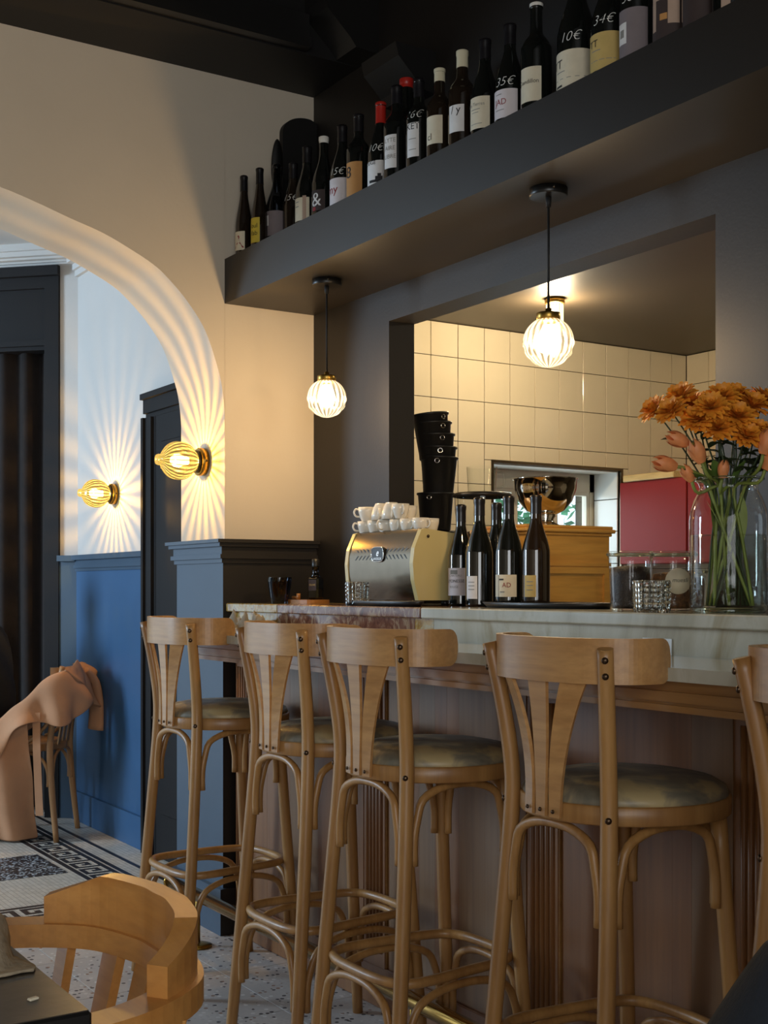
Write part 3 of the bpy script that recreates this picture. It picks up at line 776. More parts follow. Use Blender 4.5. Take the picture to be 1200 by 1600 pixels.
# ================================================================== LAMPS
def pendant(loc, label):
    x, y, z = loc
    t = thing('pendant_lamp', label, 'pendant lamp', loc, group='globe pendants over the bar')
    MB().lathe([(.046, -.020), (.0475, -.017), (.0475, 0)], 28).build('ceiling_rose', 'black_metal', t)
    MB().lathe([(.003, -.001), (.003, .004), (0, .005)], 8, Matrix.Translation((-.02, -.0425, -.009)) @ Matrix.Rotation(PI/2, 4, 'X')).build('screw', 'steel_brush', t)
    MB().tube([(0, 0, -.02), (0, 0, -.30)], .0032, 8).lathe([(.0065, -.045), (.0075, -.02)], 10).build('cord', 'cable', t)
    MB().lathe([(.004, -.295), (.008, -.297), (.008, -.304), (.010, -.306), (.029, -.308), (.030, -.311), (.030, -.328), (.025, -.331)][::-1], 24).build('brass_cap', 'brass_dull', t)
    zc = -.380; R = .062; prof = []; N = 26
    for k in range(N+1):
        a = -PI/2+PI*.93*k/N; prof.append((max(.0, R*math.cos(a)), zc+R*math.sin(a)))
    prof[0] = (0.0001, prof[0][1])
    def fn(a, k):
        tz = k/N
        if tz > .55: return 1+.022*math.cos(a*20)*min(1, (1-tz)*5)
        return .97+.085*abs(math.sin(a*8+(k//4 % 2)*PI/2))*math.sin(PI*((k % 4)+.5)/4)
    g = MB().lathe(prof, 96, fn=fn, caps=False).build('glass_globe', PGLASS, t, fix=False)
    MB().lathe([(.0001, zc-.030), (.020, zc-.024), (.029, zc), (.022, zc+.024), (.013, zc+.042), (.0001, zc+.044)], 20, caps=False).build('bulb', PBULB, t, fix=False)
    point('pendant_light', (0, 0, zc-.005), PEND_W, (1, .74, .43), .03, t)
PGLASS = ribbed_glass('moulded crystal glass', 20, (.97, .93, .85), (.50, .38, .24), (1, .84, .56), 1.25)
PBULB = glow_bulb('pendant bulb glow', (1, .84, .58), 26)
PEND_W = 9
pendant((2.035, 3.53, 2.19), 'globe pendant lamp of moulded glass hanging beside the cream pier')
pendant((2.035, 2.43, 2.19), 'globe pendant lamp of moulded glass hanging before the kitchen hatch')
# kitchen ceiling lamp
t = thing('ceiling_lamp', 'small jar-shaped glass lamp on the kitchen ceiling', 'ceiling lamp', (3.62, 4.28, KZ))
MB().lathe([(.036, -.024), (.044, -.022), (.044, 0)], 24).build('socket', 'brass_dull', t)
MB().lathe([(.0001, -.150), (.030, -.148), (.037, -.135), (.037, -.03), (.033, -.024)], 32, fn=lambda a, k: 1+.03*math.cos(a*16), caps=False).build('glass_jar', ribbed_glass('ribbed jar glass', 16, (.97, .93, .85), (.7, .62, .5), (1, .84, .56), 2.2), t, fix=False)
MB().lathe([(.0001, -.12), (.018, -.11), (.022, -.085), (.012, -.05), (.0001, -.03)], 16, caps=False).build('bulb', glow_bulb('kitchen bulb glow', (1, .86, .6), 30), t, fix=False)
point('ceiling_lamp_light', (0, 0, -.09), 29, (1, .85, .62), .03, t)
t = thing('ceiling_lamp', 'second jar-shaped kitchen ceiling lamp, nearer the end wall', 'ceiling lamp', (4.15, 2.6, KZ))
MB().lathe([(.036, -.024), (.044, -.022), (.044, 0)], 24).build('socket', 'brass_dull', t)
MB().lathe([(.0001, -.150), (.030, -.148), (.037, -.135), (.037, -.03), (.033, -.024)], 32, caps=False).build('glass_jar', M['glass'], t, fix=False)
point('ceiling_lamp_light', (0, 0, -.09), 20, (1, .85, .62), .03, t)

# wall sconces: amber ribbed globes whose ribs throw rays over the wall
SGLASS = ribbed_glass('amber ribbed glass', 24, (1, .78, .34), (.13, .07, .02), (1, .66, .16), .9)
SBULB = glow_bulb('sconce bulb glow', (1, .80, .45), 22)
def sconce(loc, label, power):
    t = thing('wall_sconce', label, 'wall lamp', loc, rot=(0, -PI/2, 0), group='amber globe sconces')
    MB().lathe([(.048, 0), (.050, .003), (.050, .024), (.047, .027)], 32).build('backplate', 'brass_dull', t)
    MB().lathe([(.040, .027), (.040, .036), (.034, .038)], 28).build('glass_holder', 'black_metal', t)
    MB().lathe([(.003, 0), (.004, .002), (0, .004)], 8, Matrix.Translation((.0, -.05, .014)) @ Matrix.Rotation(PI/2, 4, 'X')).build('screw', 'steel_brush', t)
    zc, R = .098, .068; N = 22; prof = []
    for k in range(N+1):
        a = -PI/2*.78+(PI/2*.78+PI/2*.80)*k/N; prof.append((R*math.cos(a), zc+R*math.sin(a)))
    prof += [(.019, .168), (.020, .175), (.017, .183), (.0001, .185)]
    MB().lathe(prof, 112, fn=lambda a, k: 1+(.018*math.sin(a*12) if k <= N else .0), caps=False).build('glass_globe', SGLASS, t, fix=False)
    MB().lathe([(.0001, .060), (.014, .064), (.016, .080), (.024, .098), (.022, .115), (.012, .126), (.0001, .128)], 18, caps=False).build('bulb', SBULB, t, fix=False)
    point('sconce_light', (0, 0, .085), power, (1, .66, .20), .004, t)
sconce((XJ, 4.185, 1.653), 'amber ribbed globe sconce on the arch pier', 10)
sconce((XF, 5.888, 1.656), 'amber ribbed globe sconce on the white wall beside the door casing', 12)

# ================================================================== WINE BOTTLES
BURG = [(.0, 0), (.034, 0), (.038, .005), (.0385, .02), (.0385, .135), (.037, .155), (.031, .180), (.022, .207), (.0165, .228), (.0148, .245), (.0145, .285), (.0158, .287), (.0158, .297), (.0135, .300), (.0, .300)]
BORD = [(.0, 0), (.034, 0), (.0365, .005), (.037, .02), (.037, .178), (.035, .196), (.028, .211), (.0185, .224), (.0150, .238), (.0145, .287), (.0158, .289), (.0158, .298), (.0138, .301), (.0, .301)]
FLUTE = [(.0, 0), (.032, 0), (.0345, .005), (.035, .02), (.035, .12), (.031, .16), (.024, .20), (.0175, .24), (.0148, .27), (.0143, .316), (.0156, .318), (.0156, .327), (.0, .33)]
def prof_r(prof, z):
    for (r0, z0), (r1, z1) in zip(prof[1:], prof[2:]):
        if z0 <= z <= z1: return r0+(r1-r0)*(z-z0)/max(1e-6, z1-z0)
    return prof[1][0]
def smooth_prof(prof, n=3):
    body = catmull([(r, z, 0) for r, z in prof[1:-1]], n)
    return [(max(1e-4, prof[0][0]), prof[0][1])]+[(max(1e-4, p.x), p.y) for p in body]+[(1e-4, prof[-1][1])]
def wrap(me, prof, sc_, a0, z0, lift=.0007):
    for v in me.vertices:
        z = z0+v.co.y; r = prof_r(prof, z/sc_)*sc_+lift
        a = a0+v.co.x/r
        v.co = (r*math.cos(a), r*math.sin(a), z)
def patch(prof, sc_, a0, ha, z0, z1, lift, seg=10):
    mb = MB(); vs = []; fs = []; rows = 4
    for k in range(rows+1):
        z = z0+(z1-z0)*k/rows; r = prof_r(prof, z/sc_)*sc_+lift
        for i in range(seg+1):
            a = a0-ha+2*ha*i/seg; vs.append((r*math.cos(a), r*math.sin(a), z))
    for k in range(rows):
        for i in range(seg): fs.append((k*(seg+1)+i, k*(seg+1)+i+1, (k+1)*(seg+1)+i+1, (k+1)*(seg+1)+i))
    return mb.add(vs, fs, True)
ME = {}
def bottle(loc, label, prof=BURG, sc_=1.0, glass='bottle', lab=None, price=None, cap='capsule_black', caph=.055, prints=(), face=205, group='wine bottles on the shelf', price_z=.172, dots=()):
    """lab = (material, z0, z1, half angle); prints = (text, size, dz, da, ink)"""
    t = thing('wine_bottle', label, 'bottle', loc, group=group)
    key = (id(prof), sc_, glass)
    if key not in ME:
        ME[key] = MB().lathe([(r*sc_, z*sc_) for r, z in smooth_prof(prof)], 26, caps=False).mesh('glass')
    link('glass', ME[key], glass, t)
    top = prof[-1][1]*sc_
    if cap:
        k2 = (id(prof), sc_, cap, caph)
        if k2 not in ME:
            pr = [(prof_r(prof, (top-caph+caph*i/8)/sc_)*sc_+.0006, top-caph+caph*i/8) for i in range(8)]
            pr += [(prof_r(prof, (top-.004)/sc_)*sc_+.0006, top-.002), (.012*sc_, top+.0008), (.0001, top+.001)]
            ME[k2] = MB().lathe(pr, 20, caps=False).mesh('capsule')
        link('capsule', ME[k2], cap, t)
    a0 = math.radians(face)
    if lab:
        m, z0, z1, ha = lab
        lo = patch(prof, sc_, a0, math.radians(ha), z0, z1, .0006).build('paper_label', m, t, fix=False)
        for (txt, size, dz, da, ink) in prints:
            me = text_mesh(txt, size); me.name = 'print'
            wrap(me, prof, sc_, a0+math.radians(da), z0+dz, .0012); link('print', me, ink, lo)
        for (da, dz, wa, hz, ink) in dots:
            patch(prof, sc_, a0+math.radians(da), math.radians(wa), z0+dz, z0+dz+hz, .0012, 4).build('print', ink, lo, fix=False)
    if price:
        me = text_mesh(price, .033, .3, -.0007); me.name = 'price_mark'
        wrap(me, prof, sc_, a0+math.radians(2), price_z, .0012); link('price_mark', me, 'chalk', t)
    return t
X = 1.956; Z = ZS
L = lambda m, z0=.03, z1=.105, ha=48: (m, z0, z1, ha)
lines = lambda ink='ink_grey': ((-14, .05, 22, .0018, ink), (-14, .042, 16, .0015, ink), (-10, .012, 26, .0015, ink))
bottle((1.955, 3.965, Z), 'dark wine bottle with cream label bearing a red peak, beside the cream wall', FLUTE, .86, 'bottle_brown', ('lab_cream', .02, .085, 44), prints=(('A', .062, .008, 0, 'ink_red'),))
bottle((1.965, 3.865, Z), 'slim wine bottle with bright yellow label', FLUTE, .86, 'bottle_brown', ('lab_yellow', .025, .11, 38), prints=(('bul', .022, .05, 0, 'ink'), ('fab', .022, .025, 0, 'ink')))
bottle((2.02, 3.845, Z), 'clear-necked bottle with grey label and white round emblem near the yellow-label bottle', BURG, 1.0, 'glass_smoke', ('lab_grey', 0.05, 0.134, 75), cap=None, dots=((-34, .035, 16, .035, 'lab_white'),), face=215)
bottle((2.06, 3.8, Z), 'unlabelled dark bottle with 15€ written in white, near the wall', BURG, 1.0, 'bottle_brown', None, '15€', face=215, price_z=0.165)
bottle((2.03, 3.65, Z), 'dark bottle with cream and brown swirl label', BURG, 1.02, 'bottle', ('lab_cream', 0.055, 0.13, 46), dots=((22, .0, 9, .08, 'lab_flesh'), (-20, .06, 12, .003, 'ink_grey'), (-20, .045, 12, .003, 'ink_grey')))
bottle((2.03, 3.54, Z), 'black wine bottle with white capsule band and skull-like line drawing', BURG, 1.02, 'bottle', ('lab_dark', 0.06, 0.126, 40), cap='capsule_white', caph=.022, prints=(('&', .062, .015, -4, 'lab_white'),), dots=((-16, .0, 10, .012, 'ink_red'),))
bottle((2.03, 3.423, Z), 'dark bottle priced 15€ with pale label reading my in red', BURG, 1.02, 'bottle', ('lab_pink', 0.05, 0.132, 58), '15€', prints=(('my', .038, .035, -20, 'ink_red'),), price_z=0.142)
bottle((2.035, 3.333, Z), 'wine bottle with orange label and black figures', BORD, 1.04, 'bottle', ('lab_orange', 0.05, 0.158, 44), prints=(('8', .05, .06, -24, 'ink'),), face=210)
bottle((2.03, 3.198, Z), 'red-capped bottle priced 10€ with black mountain on white label', BURG, 1.02, 'bottle', ('lab_white', 0.045, 0.122, 62), '10€', 'capsule_red', .065, prints=(('ROUGE', .016, .066, -28, 'ink'),), dots=((10, .012, 34, .008, 'ink'), (24, .02, 16, .010, 'ink'), (26, .03, 8, .008, 'ink')), price_z=0.15)
bottle((2.03, 3.11, Z), 'dark bottle with tall white label of three text rows', BORD, 1.08, 'bottle', ('lab_white', 0.075, 0.172, 30), prints=(('LYTE', .018, .075, 0, 'ink_grey'), ('AIRE', .018, .052, 0, 'ink_grey'), ('LIBRE', .017, .028, 0, 'ink_grey')))
bottle((2.14, 3.225, Z), 'tall magnum with red capsule standing behind the front row', BORD, 1.36, 'bottle', None, None, 'capsule_red', .03)
bottle((2.03, 2.994, Z), 'dark bottle priced 16€ with slim white label headed by capitals', BORD, 1.02, 'bottle', ('lab_white', 0.075, 0.172, 30), '16€', prints=(('KET', .026, .078, 0, 'ink'),), dots=((0, .05, 18, .002, 'ink_grey'), (0, .02, 18, .002, 'ink_grey')), price_z=0.185)
bottle((2.03, 2.892, Z), 'cream-capped bottle with plain cream label and small script', BORD, 1.0, 'bottle_brown', ('lab_cream', 0.082, 0.16, 42), None, 'capsule_cream', .038, prints=(('cl', .026, .012, -18, 'ink'),))
bottle((2.03, 2.785, Z), 'cream-capped bottle with white label and black ink strokes', BORD, 1.04, 'bottle_brown', ('lab_white', 0.082, 0.155, 36), None, 'capsule_cream', .048, prints=(('/ y', .03, .05, 0, 'ink'),))
bottle((2.03, 2.683, Z), 'dark bottle with square cream label and faint script line', BURG, 1.02, 'bottle', ('lab_cream', 0.06, 0.144, 46), prints=(('Les Terres', .013, .06, -14, 'ink_grey'),), dots=lines())
bottle((2.03, 2.577, Z), 'bottle priced 35€ with red geometric shapes on its white label, on the shelf', BURG, 1.02, 'bottle', ('lab_pink', 0.055, 0.128, 56), '35€', prints=(('JAD', .022, .034, -12, 'ink_red'),), dots=((-20, .06, 14, .002, 'ink_grey'), (-16, .02, 20, .002, 'ink_grey')), price_z=0.137)
bottle((2.03, 2.471, Z), 'bottle with white-topped capsule and cream label with script name', BORD, 1.06, 'bottle', ('lab_cream', 0.062, 0.148, 44), None, 'capsule_white', .010, prints=(('Ciandillon', .015, .045, -8, 'ink'),))
bottle((2.04, 2.33, Z), 'wide magnum priced 10€ with broad cream label', BURG, 1.25, 'bottle', ('lab_cream', 0.045, 0.14, 66), '10€', prints=(('TT', .03, .055, -42, 'ink'),), dots=((-30, .045, 18, .002, 'ink_grey'), (0, .028, 50, .0015, 'ink_grey'), (-36, .01, 14, .005, 'ink')), price_z=0.16)
bottle((2.03, 2.207, Z), 'bottle priced 34€ with yellowish cream label', BURG, 1.10, 'bottle', ('lab_ochre', 0.05, 0.136, 60), '34€', prints=(('TT', .024, .055, -32, 'ink'),), dots=((-22, .045, 18, .002, 'ink_grey'), (0, .022, 44, .0015, 'ink_grey')), price_z=0.155)
bottle((2.03, 2.115, Z), 'bottle priced 38€ with dark grey label and white seal', BORD, 1.04, 'bottle', ('lab_grey', 0.05, 0.158, 60), '38€', dots=((-34, .03, 20, .048, 'lab_white'), (-34, .045, 10, .018, 'ink_grey')), price_z=0.172)
bottle((2.03, 2.008, Z), 'bottle with dark pictorial label of pale figures', BORD, 1.08, 'bottle', ('lab_dark', 0.05, 0.16, 56), dots=((-40, .02, 9, .085, 'lab_flesh'), (-18, .085, 22, .018, 'lab_flesh'), (28, .03, 18, .06, 'lab_flesh'), (-4, .04, 12, .014, 'lab_orange')))
bottle((2.03, 1.92, Z), 'dark bottle with near-black label beside the pictorial one', BURG, 1.04, 'bottle', ('lab_dark', 0.05, 0.14, 50))
bottle((2.03, 1.835, Z), 'dark bottle with narrow tan side label', BURG, 1.04, 'bottle', ('lab_flesh', 0.05, 0.14, 14))
# paddle board and tall arched panel leaning at the end of the shelf
t = thing('paddle_board', 'small dark oval paddle board leaning on the cream wall behind the bottles', 'board', (2.088, 3.985, ZS), rot=(math.radians(2), 0, 0))
MB().lathe([(.0001, -.006), (.020, -.006), (.022, 0), (.020, .006), (.0001, .006)], 36, Matrix.Translation((0, 0, .345)) @ Matrix.Rotation(PI/2, 4, 'X') @ Matrix.Diagonal((1, 4.3, 1, 1)), caps=False).build('blade', 'ceil_black', t)
MB().bbox((-.012, -.006, 0), (.012, .006, .24), .003).build('handle', 'ceil_black', t)
pts = [(-.07, 0), (.07, 0), (.07, .53)]+[(.03+.10*math.cos(a*PI/24)*1.0, .475+.065*math.sin(a*PI/24)) for a in range(11, 25)]
t = MB().prism(pts, -.012, .012, 'y').build('arched_panel', 'ceil_black', None, (2.186, 3.995, ZS), (0, 0, 0))
tag(t, 'tall black round-topped board standing behind the shelf bottles', 'board')

# five bottles on the bar ledge
ZD = 1.1485
g2 = 'open wine bottles on the bar ledge'
bottle((2.185, 3.005, ZD), 'ledge wine bottle with grey label of printed lines, beside the coffee machine', BURG, .985, 'bottle', ('lab_pink', .03, .11, 55), None, 'capsule_black', .05, (('CHATEAU', .009, .055, -8, 'ink_grey'), ('LYONESSE', .0125, .038, -8, 'ink'), ('ROUGE', .009, .022, -14, 'ink_grey')), 215, g2, dots=((-14, .062, 18, .012, 'ink_grey'),))
bottle((2.125, 2.835, ZD), 'ledge wine bottle with narrow white back label', BURG, 1.01, 'bottle', ('lab_white', .022, .085, 27), None, 'capsule_black', .05, (), 198, g2, dots=((0, .045, 15, .002, 'ink_grey'), (0, .035, 15, .002, 'ink_grey'), (0, .025, 15, .002, 'ink_grey')))
bottle((2.235, 2.90, ZD), 'unlabelled ledge wine bottle standing behind the white back label bottle', BURG, .99, 'bottle', None, None, 'capsule_black', .05, (), 200, g2)
bottle((2.15, 2.735, ZD+.006), 'ledge wine bottle with red geometric shapes on its cream label', BURG, .99, 'bottle', ('lab_cream', .022, .082, 50), None, 'capsule_black', .05, (('AD', .018, .026, 8, 'ink_red'),), 215, g2, dots=((-28, .0, 1.0, .06, 'ink_grey'), (-14, .045, 10, .004, 'ink'), (-10, .012, 10, .003, 'ink_grey')))
bottle((2.18, 2.655, ZD+.006), 'ledge wine bottle with slim tan label, nearest the wooden box', BURG, .985, 'bottle_brown', ('lab_ochre', .022, .08, 26), None, 'capsule_black', .05, (), 205, g2, dots=((0, .04, 14, .002, 'ink_grey'), (0, .03, 14, .002, 'ink_grey'), (0, .018, 14, .002, 'ink_grey')))

# ================================================================== THINGS ON THE LEDGE
def tray(x0, x1, y0, y1, label):
    cx, cy = (x0+x1)/2, (y0+y1)/2; a, b = (x1-x0)/2, (y1-y0)/2
    prof = [(.0001, .0), (.92, .0), (1.0, .014), (.985, .015), (.91, .005), (.0001, .004)]
    t = MB().lathe(prof, 48, Matrix.Diagonal((a, b, 1, 1)), caps=False).build('serving_tray', 'black_plastic', None, (cx, cy, 1.1482))
    tag(t, label, 'tray')
tray(2.03, 2.25, 2.33, 2.80, 'black oval tray under the bottles by the wooden box')
tray(1.945, 2.045, 2.93, 3.33, 'flat black tray in front of the coffee machine')

# coffee machine
cm = thing('coffee_machine', 'cream and steel espresso machine at the end of the hatch', 'coffee machine', (2.07, 3.086, 1.148))
W_ = .365
side = [(.012, .0), (-.004, .06), (-.008, .11), (-.002, .155), (.022, .208), (.035, .212), (.175, .196), (.178, .12), (.150, .06), (.146, .0)]
for y0 in (-.012, W_-.006):
    MB().prism([(x, z+.016) for x, z in side], y0, y0+.018, 'y').build('side_panel', 'machine_cream', cm)
MB().lathe([(.004, 0), (.005, .003), (0, .004)], 10, Matrix.Translation((.045, -.012, .205)) @ Matrix.Rotation(PI/2, 4, 'X')).build('side_screw', 'dark_steel', cm)
mb = MB(); sec = []
pp = catmull([(p[0]+.004, p[1], 0) for p in side[:6]], 4)
vs = []; fs = []
for p in pp: vs += [(p.x, .006, p.y+.016), (p.x, W_-.006, p.y+.016)]
for i in range(len(pp)-1): fs.append((2*i, 2*i+1, 2*i+3, 2*i+2))
mb.add(vs, fs, True)
bp = mb.build('back_panel', 'steel_brush', cm, fix=False)
def face_x(z):
    for a, b in zip(pp, pp[1:]):
        if a.y <= z <= b.y: return a.x+(b.x-a.x)*(z-a.y)/max(1e-6, b.y-a.y)
    return pp[-1].x
for side_ in (0, 1):
    for row in (0, 1):
        for k in range(6):
            yb = (.205+k*.021) if side_ == 0 else (.035+k*.021)
            z = .150-.020*row; sl = .008*(1 if (row+side_) % 2 else -1)
            a = Vector((face_x(z)-.0012, yb-sl, z+.016+.007)); b2 = Vector((face_x(z)-.0012, yb+sl, z+.016-.007)); u = Vector((0, .0022, 0))
            MB().add([a-u, a+u, b2+u, b2-u], [(0, 1, 2, 3)]).build('vent_slot', 'black_metal', bp, fix=False)
# maker's plate
pl = []
for k in range(24):
    a = 2*PI*k/24; pl.append((.183+.034*(abs(math.cos(a))**.5)*math.copysign(1, math.cos(a)), .155+.0225*(abs(math.sin(a))**.6)*math.copysign(1, math.sin(a))))
xf = face_x(.14)
plt = MB().prism(pl, xf-.006, xf+.01, 'x').build('makers_plate', 'black_plastic', cm)
MB().tube([(xf-.006, y, z) for y, z in pl], .0014, 6, closed=True).build('plate_rim', 'steel', plt)
mt = Matrix.Translation((xf-.0075, .183, .150)) @ Matrix(((0, 0, -1, 0), (-1, 0, 0, 0), (0, 1, 0, 0), (0, 0, 0, 1)))
text_flat('emblem', 'e', .030, 'steel', plt, mt, .4, .0004)
mt = Matrix.Translation((xf-.0075, .183, .138)) @ Matrix(((0, 0, -1, 0), (-1, 0, 0, 0), (0, 1, 0, 0), (0, 0, 0, 1)))
text_flat('lettering', 'LANDELEK', .0105, 'steel', plt, mt)
MB().bbox((.03, .006, .208), (.172, W_-.006, .218), .003).build('cup_tray', 'machine_cream', cm)
MB().box((.03, .006, .016), (.145, W_-.006, .20)).build('housing', 'black_plastic', cm)
MB().box((.145, .04, .03), (.175, .09, .055)).build('grate', 'black_metal', cm)
for yy in (.02, W_-.03):
    for xx in (.025, .13): MB().lathe([(.012, 0), (.012, .017)], 12, Matrix.Translation((xx, yy, 0))).build('foot', 'black_plastic', cm)
# cups on the machine
def cup_proto(name, prof, seg=28):
    return MB().lathe(prof, seg, caps=False).mesh(name)
cupm = cup_proto('bowl', [(.0001, 0), (.016, 0), (.017, .003), (.022, .012), (.0265, .03), (.0275, .045), (.0255, .045), (.0245, .03), (.020, .013), (.0001, .006)])
hm = MB().tube([(.0255, 0, .037), (.036, 0, .039), (.041, 0, .028), (.035, 0, .017), (.0225, 0, .015)], .0032, 8, n=4).mesh('handle')
def cup(x, y, z, rz, label, flip=False, s=1.0, handle=True):
    t = thing('coffee_cup', label, 'cup', (x, y, z+(.045*s if flip else 0)), group='white cups on the coffee machine', rot=(PI if flip else 0, 0, rz))
    t.scale = (s, s, s)
    link('bowl', cupm, 'ceramic', t)
    if handle: link('handle', hm, 'ceramic', t)
zc = 1.148+.2185
cups = [(2.118, 3.425, 1.0, 2.6), (2.118, 3.365, 1, 1.2), (2.118, 3.305, 1, 3.4), (2.12, 3.245, .95, 4.2), (2.12, 3.185, .95, 4.5), (2.125, 3.125, .95, 4.9), (2.19, 3.39, 1, 0), (2.19, 3.32, 1, .4), (2.19, 3.25, 1, 0), (2.19, 3.17, 1, .6)]
for k, (x, y, s, a) in enumerate(cups):
    cup(x, y, zc, a, 'white ceramic coffee cup in the bottom layer on the coffee machine', False, s)
for k, (x, y, s, a) in enumerate([(2.118, 3.42, 1, 2.4), (2.118, 3.225, 1, 4.4), (2.19, 3.29, 1, .4)]):
    cup(x, y, zc+.045, a, 'white ceramic coffee cup stacked upright on another cup', False, s)
for k, (x, y, s, a) in enumerate([(2.118, 3.335, 1.15, 4.0), (2.118, 3.275, 1.15, 4.2)]):
    cup(x, y, zc+.045, a, 'white ceramic coffee cup turned upside down on the lower cups', True, s)

# small oil bottle, board, cork stub, dark tumbler
t = thing('oil_bottle', 'small square glass oil bottle with black cap near the arch pier', 'bottle', (2.11, 3.735, 1.148+.014), .5)
MB().bbox((-.021, -.021, 0), (.021, .021, .075), .006).build('glass', 'glass_smoke', t)
MB().bbox((-.018, -.018, .003), (.018, .018, .035), .004).build('oil', plain('golden oil', '#8a6a1c', .2), t)
MB().lathe([(.019, .075), (.012, .084), (.011, .108), (.013, .109), (.013, .113)], 16).build('neck', 'glass_smoke', t)
MB().lathe([(.0125, .110), (.013, .112), (.013, .136), (.0001, .138)], 16, caps=False).build('cap', 'black_plastic', t)
MB().box((-.0215, -.015, .03), (-.0212, .015, .066)).build('paper_label', 'lab_dark', t)
text_flat('print', 'OLIVE', .009, 'lab_ochre', t, Matrix.Translation((-.0218, 0, .046)) @ Matrix(((0, 0, -1, 0), (-1, 0, 0, 0), (0, 1, 0, 0), (0, 0, 0, 1))))
pts = catmull([(-.05, -.075, 0), (0, -.085, 0), (.045, -.06, 0), (.055, 0, 0), (.04, .065, 0), (0, .08, 0), (-.045, .07, 0), (-.055, 0, 0)], 4, True)
t = MB().prism([(p.x, p.y) for p in pts], 0, .013, 'z').build('serving_board', 'board', None, (2.09, 3.745, 1.1482))
tag(t, 'small oval wooden board under the oil bottle', 'board')
t = MB().lathe([(.0001, 0), (.0065, .0), (.0065, .02), (.0001, .02)], 12, caps=False).build('wine_cork', 'board', None, (2.055, 3.755, 1.1622)); tag(t, 'wine cork standing on the small wooden board', 'cork')
t = MB().tube([(0, 0, .005), (.01, .06, .006)], [.006, .0045], 8).build('wooden_pestle', 'beech', None, (2.06, 3.765, 1.1622)); tag(t, 'pale wooden stick lying on the small wooden board', 'utensil')
def tumbler(name, loc, r0, r1, h, mat, label, facets=12, amp=.03, rings=0):
    def fn(a, k): return 1+amp*math.cos(a*facets)
    prof = [(.0001, 0), (r0, 0)]
    n = max(6, rings*2)
    for k in range(1, n+1):
        q = k/n; r = r0+(r1-r0)*q
        prof.append((r*(1+(.035 if rings and k % 2 else 0)), h*q))
    prof += [(r1*.93, h), (r0*.9, h*.1), (.0001, h*.09)]
    t = thing(name, label, 'glass', loc)
    ns = 2+n
    MB().lathe(prof, facets*6, fn=lambda a, k: fn(a, k) if k < ns-1 else 1, caps=False, smooth=False).build('wall', mat, t)
    MB().tube([(r1*.965*math.cos(q*PI/16), r1*.965*math.sin(q*PI/16), h) for q in range(32)], r1*.035, 6, closed=True).build('rim', mat, t)
tumbler('drinking_glass', (2.02, 3.824, 1.148), .029, .041, .088, 'glass_smoke', 'dark faceted glass tumbler near the arch pier', 9, .04)
tumbler('drinking_glass', (1.98, 3.252, 1.148), .033, .035, .070, 'glass_cut', 'clear cut-glass tumbler in front of the coffee machine', 18, .03, 6)
tumbler('drinking_glass', (1.985, 2.022, 1.148), .039, .0405, .068, 'glass_cut', 'clear cut-glass tumbler in front of the coffee bean jar', 20, .03, 6)
# jars
def jar(loc, r, h, fill, fh, label, lid=True):
    t = thing('storage_jar', label, 'jar', loc)
    MB().lathe([(.0001, 0), (r*.86, 0), (r*.92, .006), (r*.93, .02), (r, h*.9), (r, h*.95), (r*1.05, h*.955), (r*1.05, h)], 40, caps=False).build('glass', 'glass', t, fix=False)
    MB().lathe([(.0001, .004), (r*.84, .005), (r*.88, .012), (r*.92, fh*.8), (r*.88, fh), (r*.4, fh+.004), (.0001, fh+.001)], 32, caps=False).build('contents', fill, t, fix=False)
    if lid:
        MB().lathe([(.0001, h+.004), (r*.9, h+.003), (r*1.06, h+.001), (r*1.07, h+.006), (r*1.02, h+.010), (.0001, h+.009)], 40, caps=False).build('lid', 'glass', t, fix=False)
        MB().tube([(r*1.05*math.cos(q*PI/20), r*1.05*math.sin(q*PI/20), h+.002) for q in range(40)], .0035, 8, closed=True).build('lid_rim', 'glass_rim', t)
    return t
jar((2.075, 2.183, 1.148), .050, .128, 'coffee', .100, 'glass jar of dark coffee beans beside the vase')
j2 = jar((2.165, 2.135, 1.148), .052, .128, 'granola', .085, 'glass jar of brown granola with round paper label')
lo = MB().lathe([(.0001, 0), (.030, 0), (.030, .0008), (.0001, .0008)], 28, caps=False).build('round_label', 'lab_cream', j2, (-.029, -.0445, .068), (PI/2, 0, math.radians(-33)))
text_flat('print', 'muesli', .014, 'ink', lo, Matrix.Translation((.004, -.002, .0012)), .2)
jar((2.235, 2.15, 1.148), .038, .088, 'granola', .076, 'low glass jar of brown grains behind the labelled jar', lid=True)

# vase with flowers
VX, VY, VZ = 2.075, 1.884, 1.148
vs_ = thing('flower_vase', 'large clear glass vase holding orange flowers on the ledge', 'vase', (VX, VY, VZ))
MB().lathe([(.0001, .0), (.074, 0), (.080, .006), (.082, .02), (.082, .195), (.080, .215), (.072, .240), (.063, .257), (.060, .266), (.063, .276), (.073, .284), (.0725, .286)], 56, caps=False).build('glass', 'glass', vs_, fix=False)
MB().tube([(.072*math.cos(q*PI/24), .072*math.sin(q*PI/24), .284) for q in range(48)], .0028, 8, closed=True).build('rim', 'glass_rim', vs_)
MB().tube([(.072*math.cos(q*PI/24), .072*math.sin(q*PI/24), .005) for q in range(48)], .0045, 8, closed=True).build('foot_rim', 'glass_rim', vs_)
MB().lathe([(.0001, .008), (.072, .009), (.078, .02), (.0785, .165), (.0001, .165)], 40, caps=False).build('water', 'water', vs_, fix=False)
RV = Vector((.8429, -.538, 0)); FV = Vector((.538, .8429, 0))
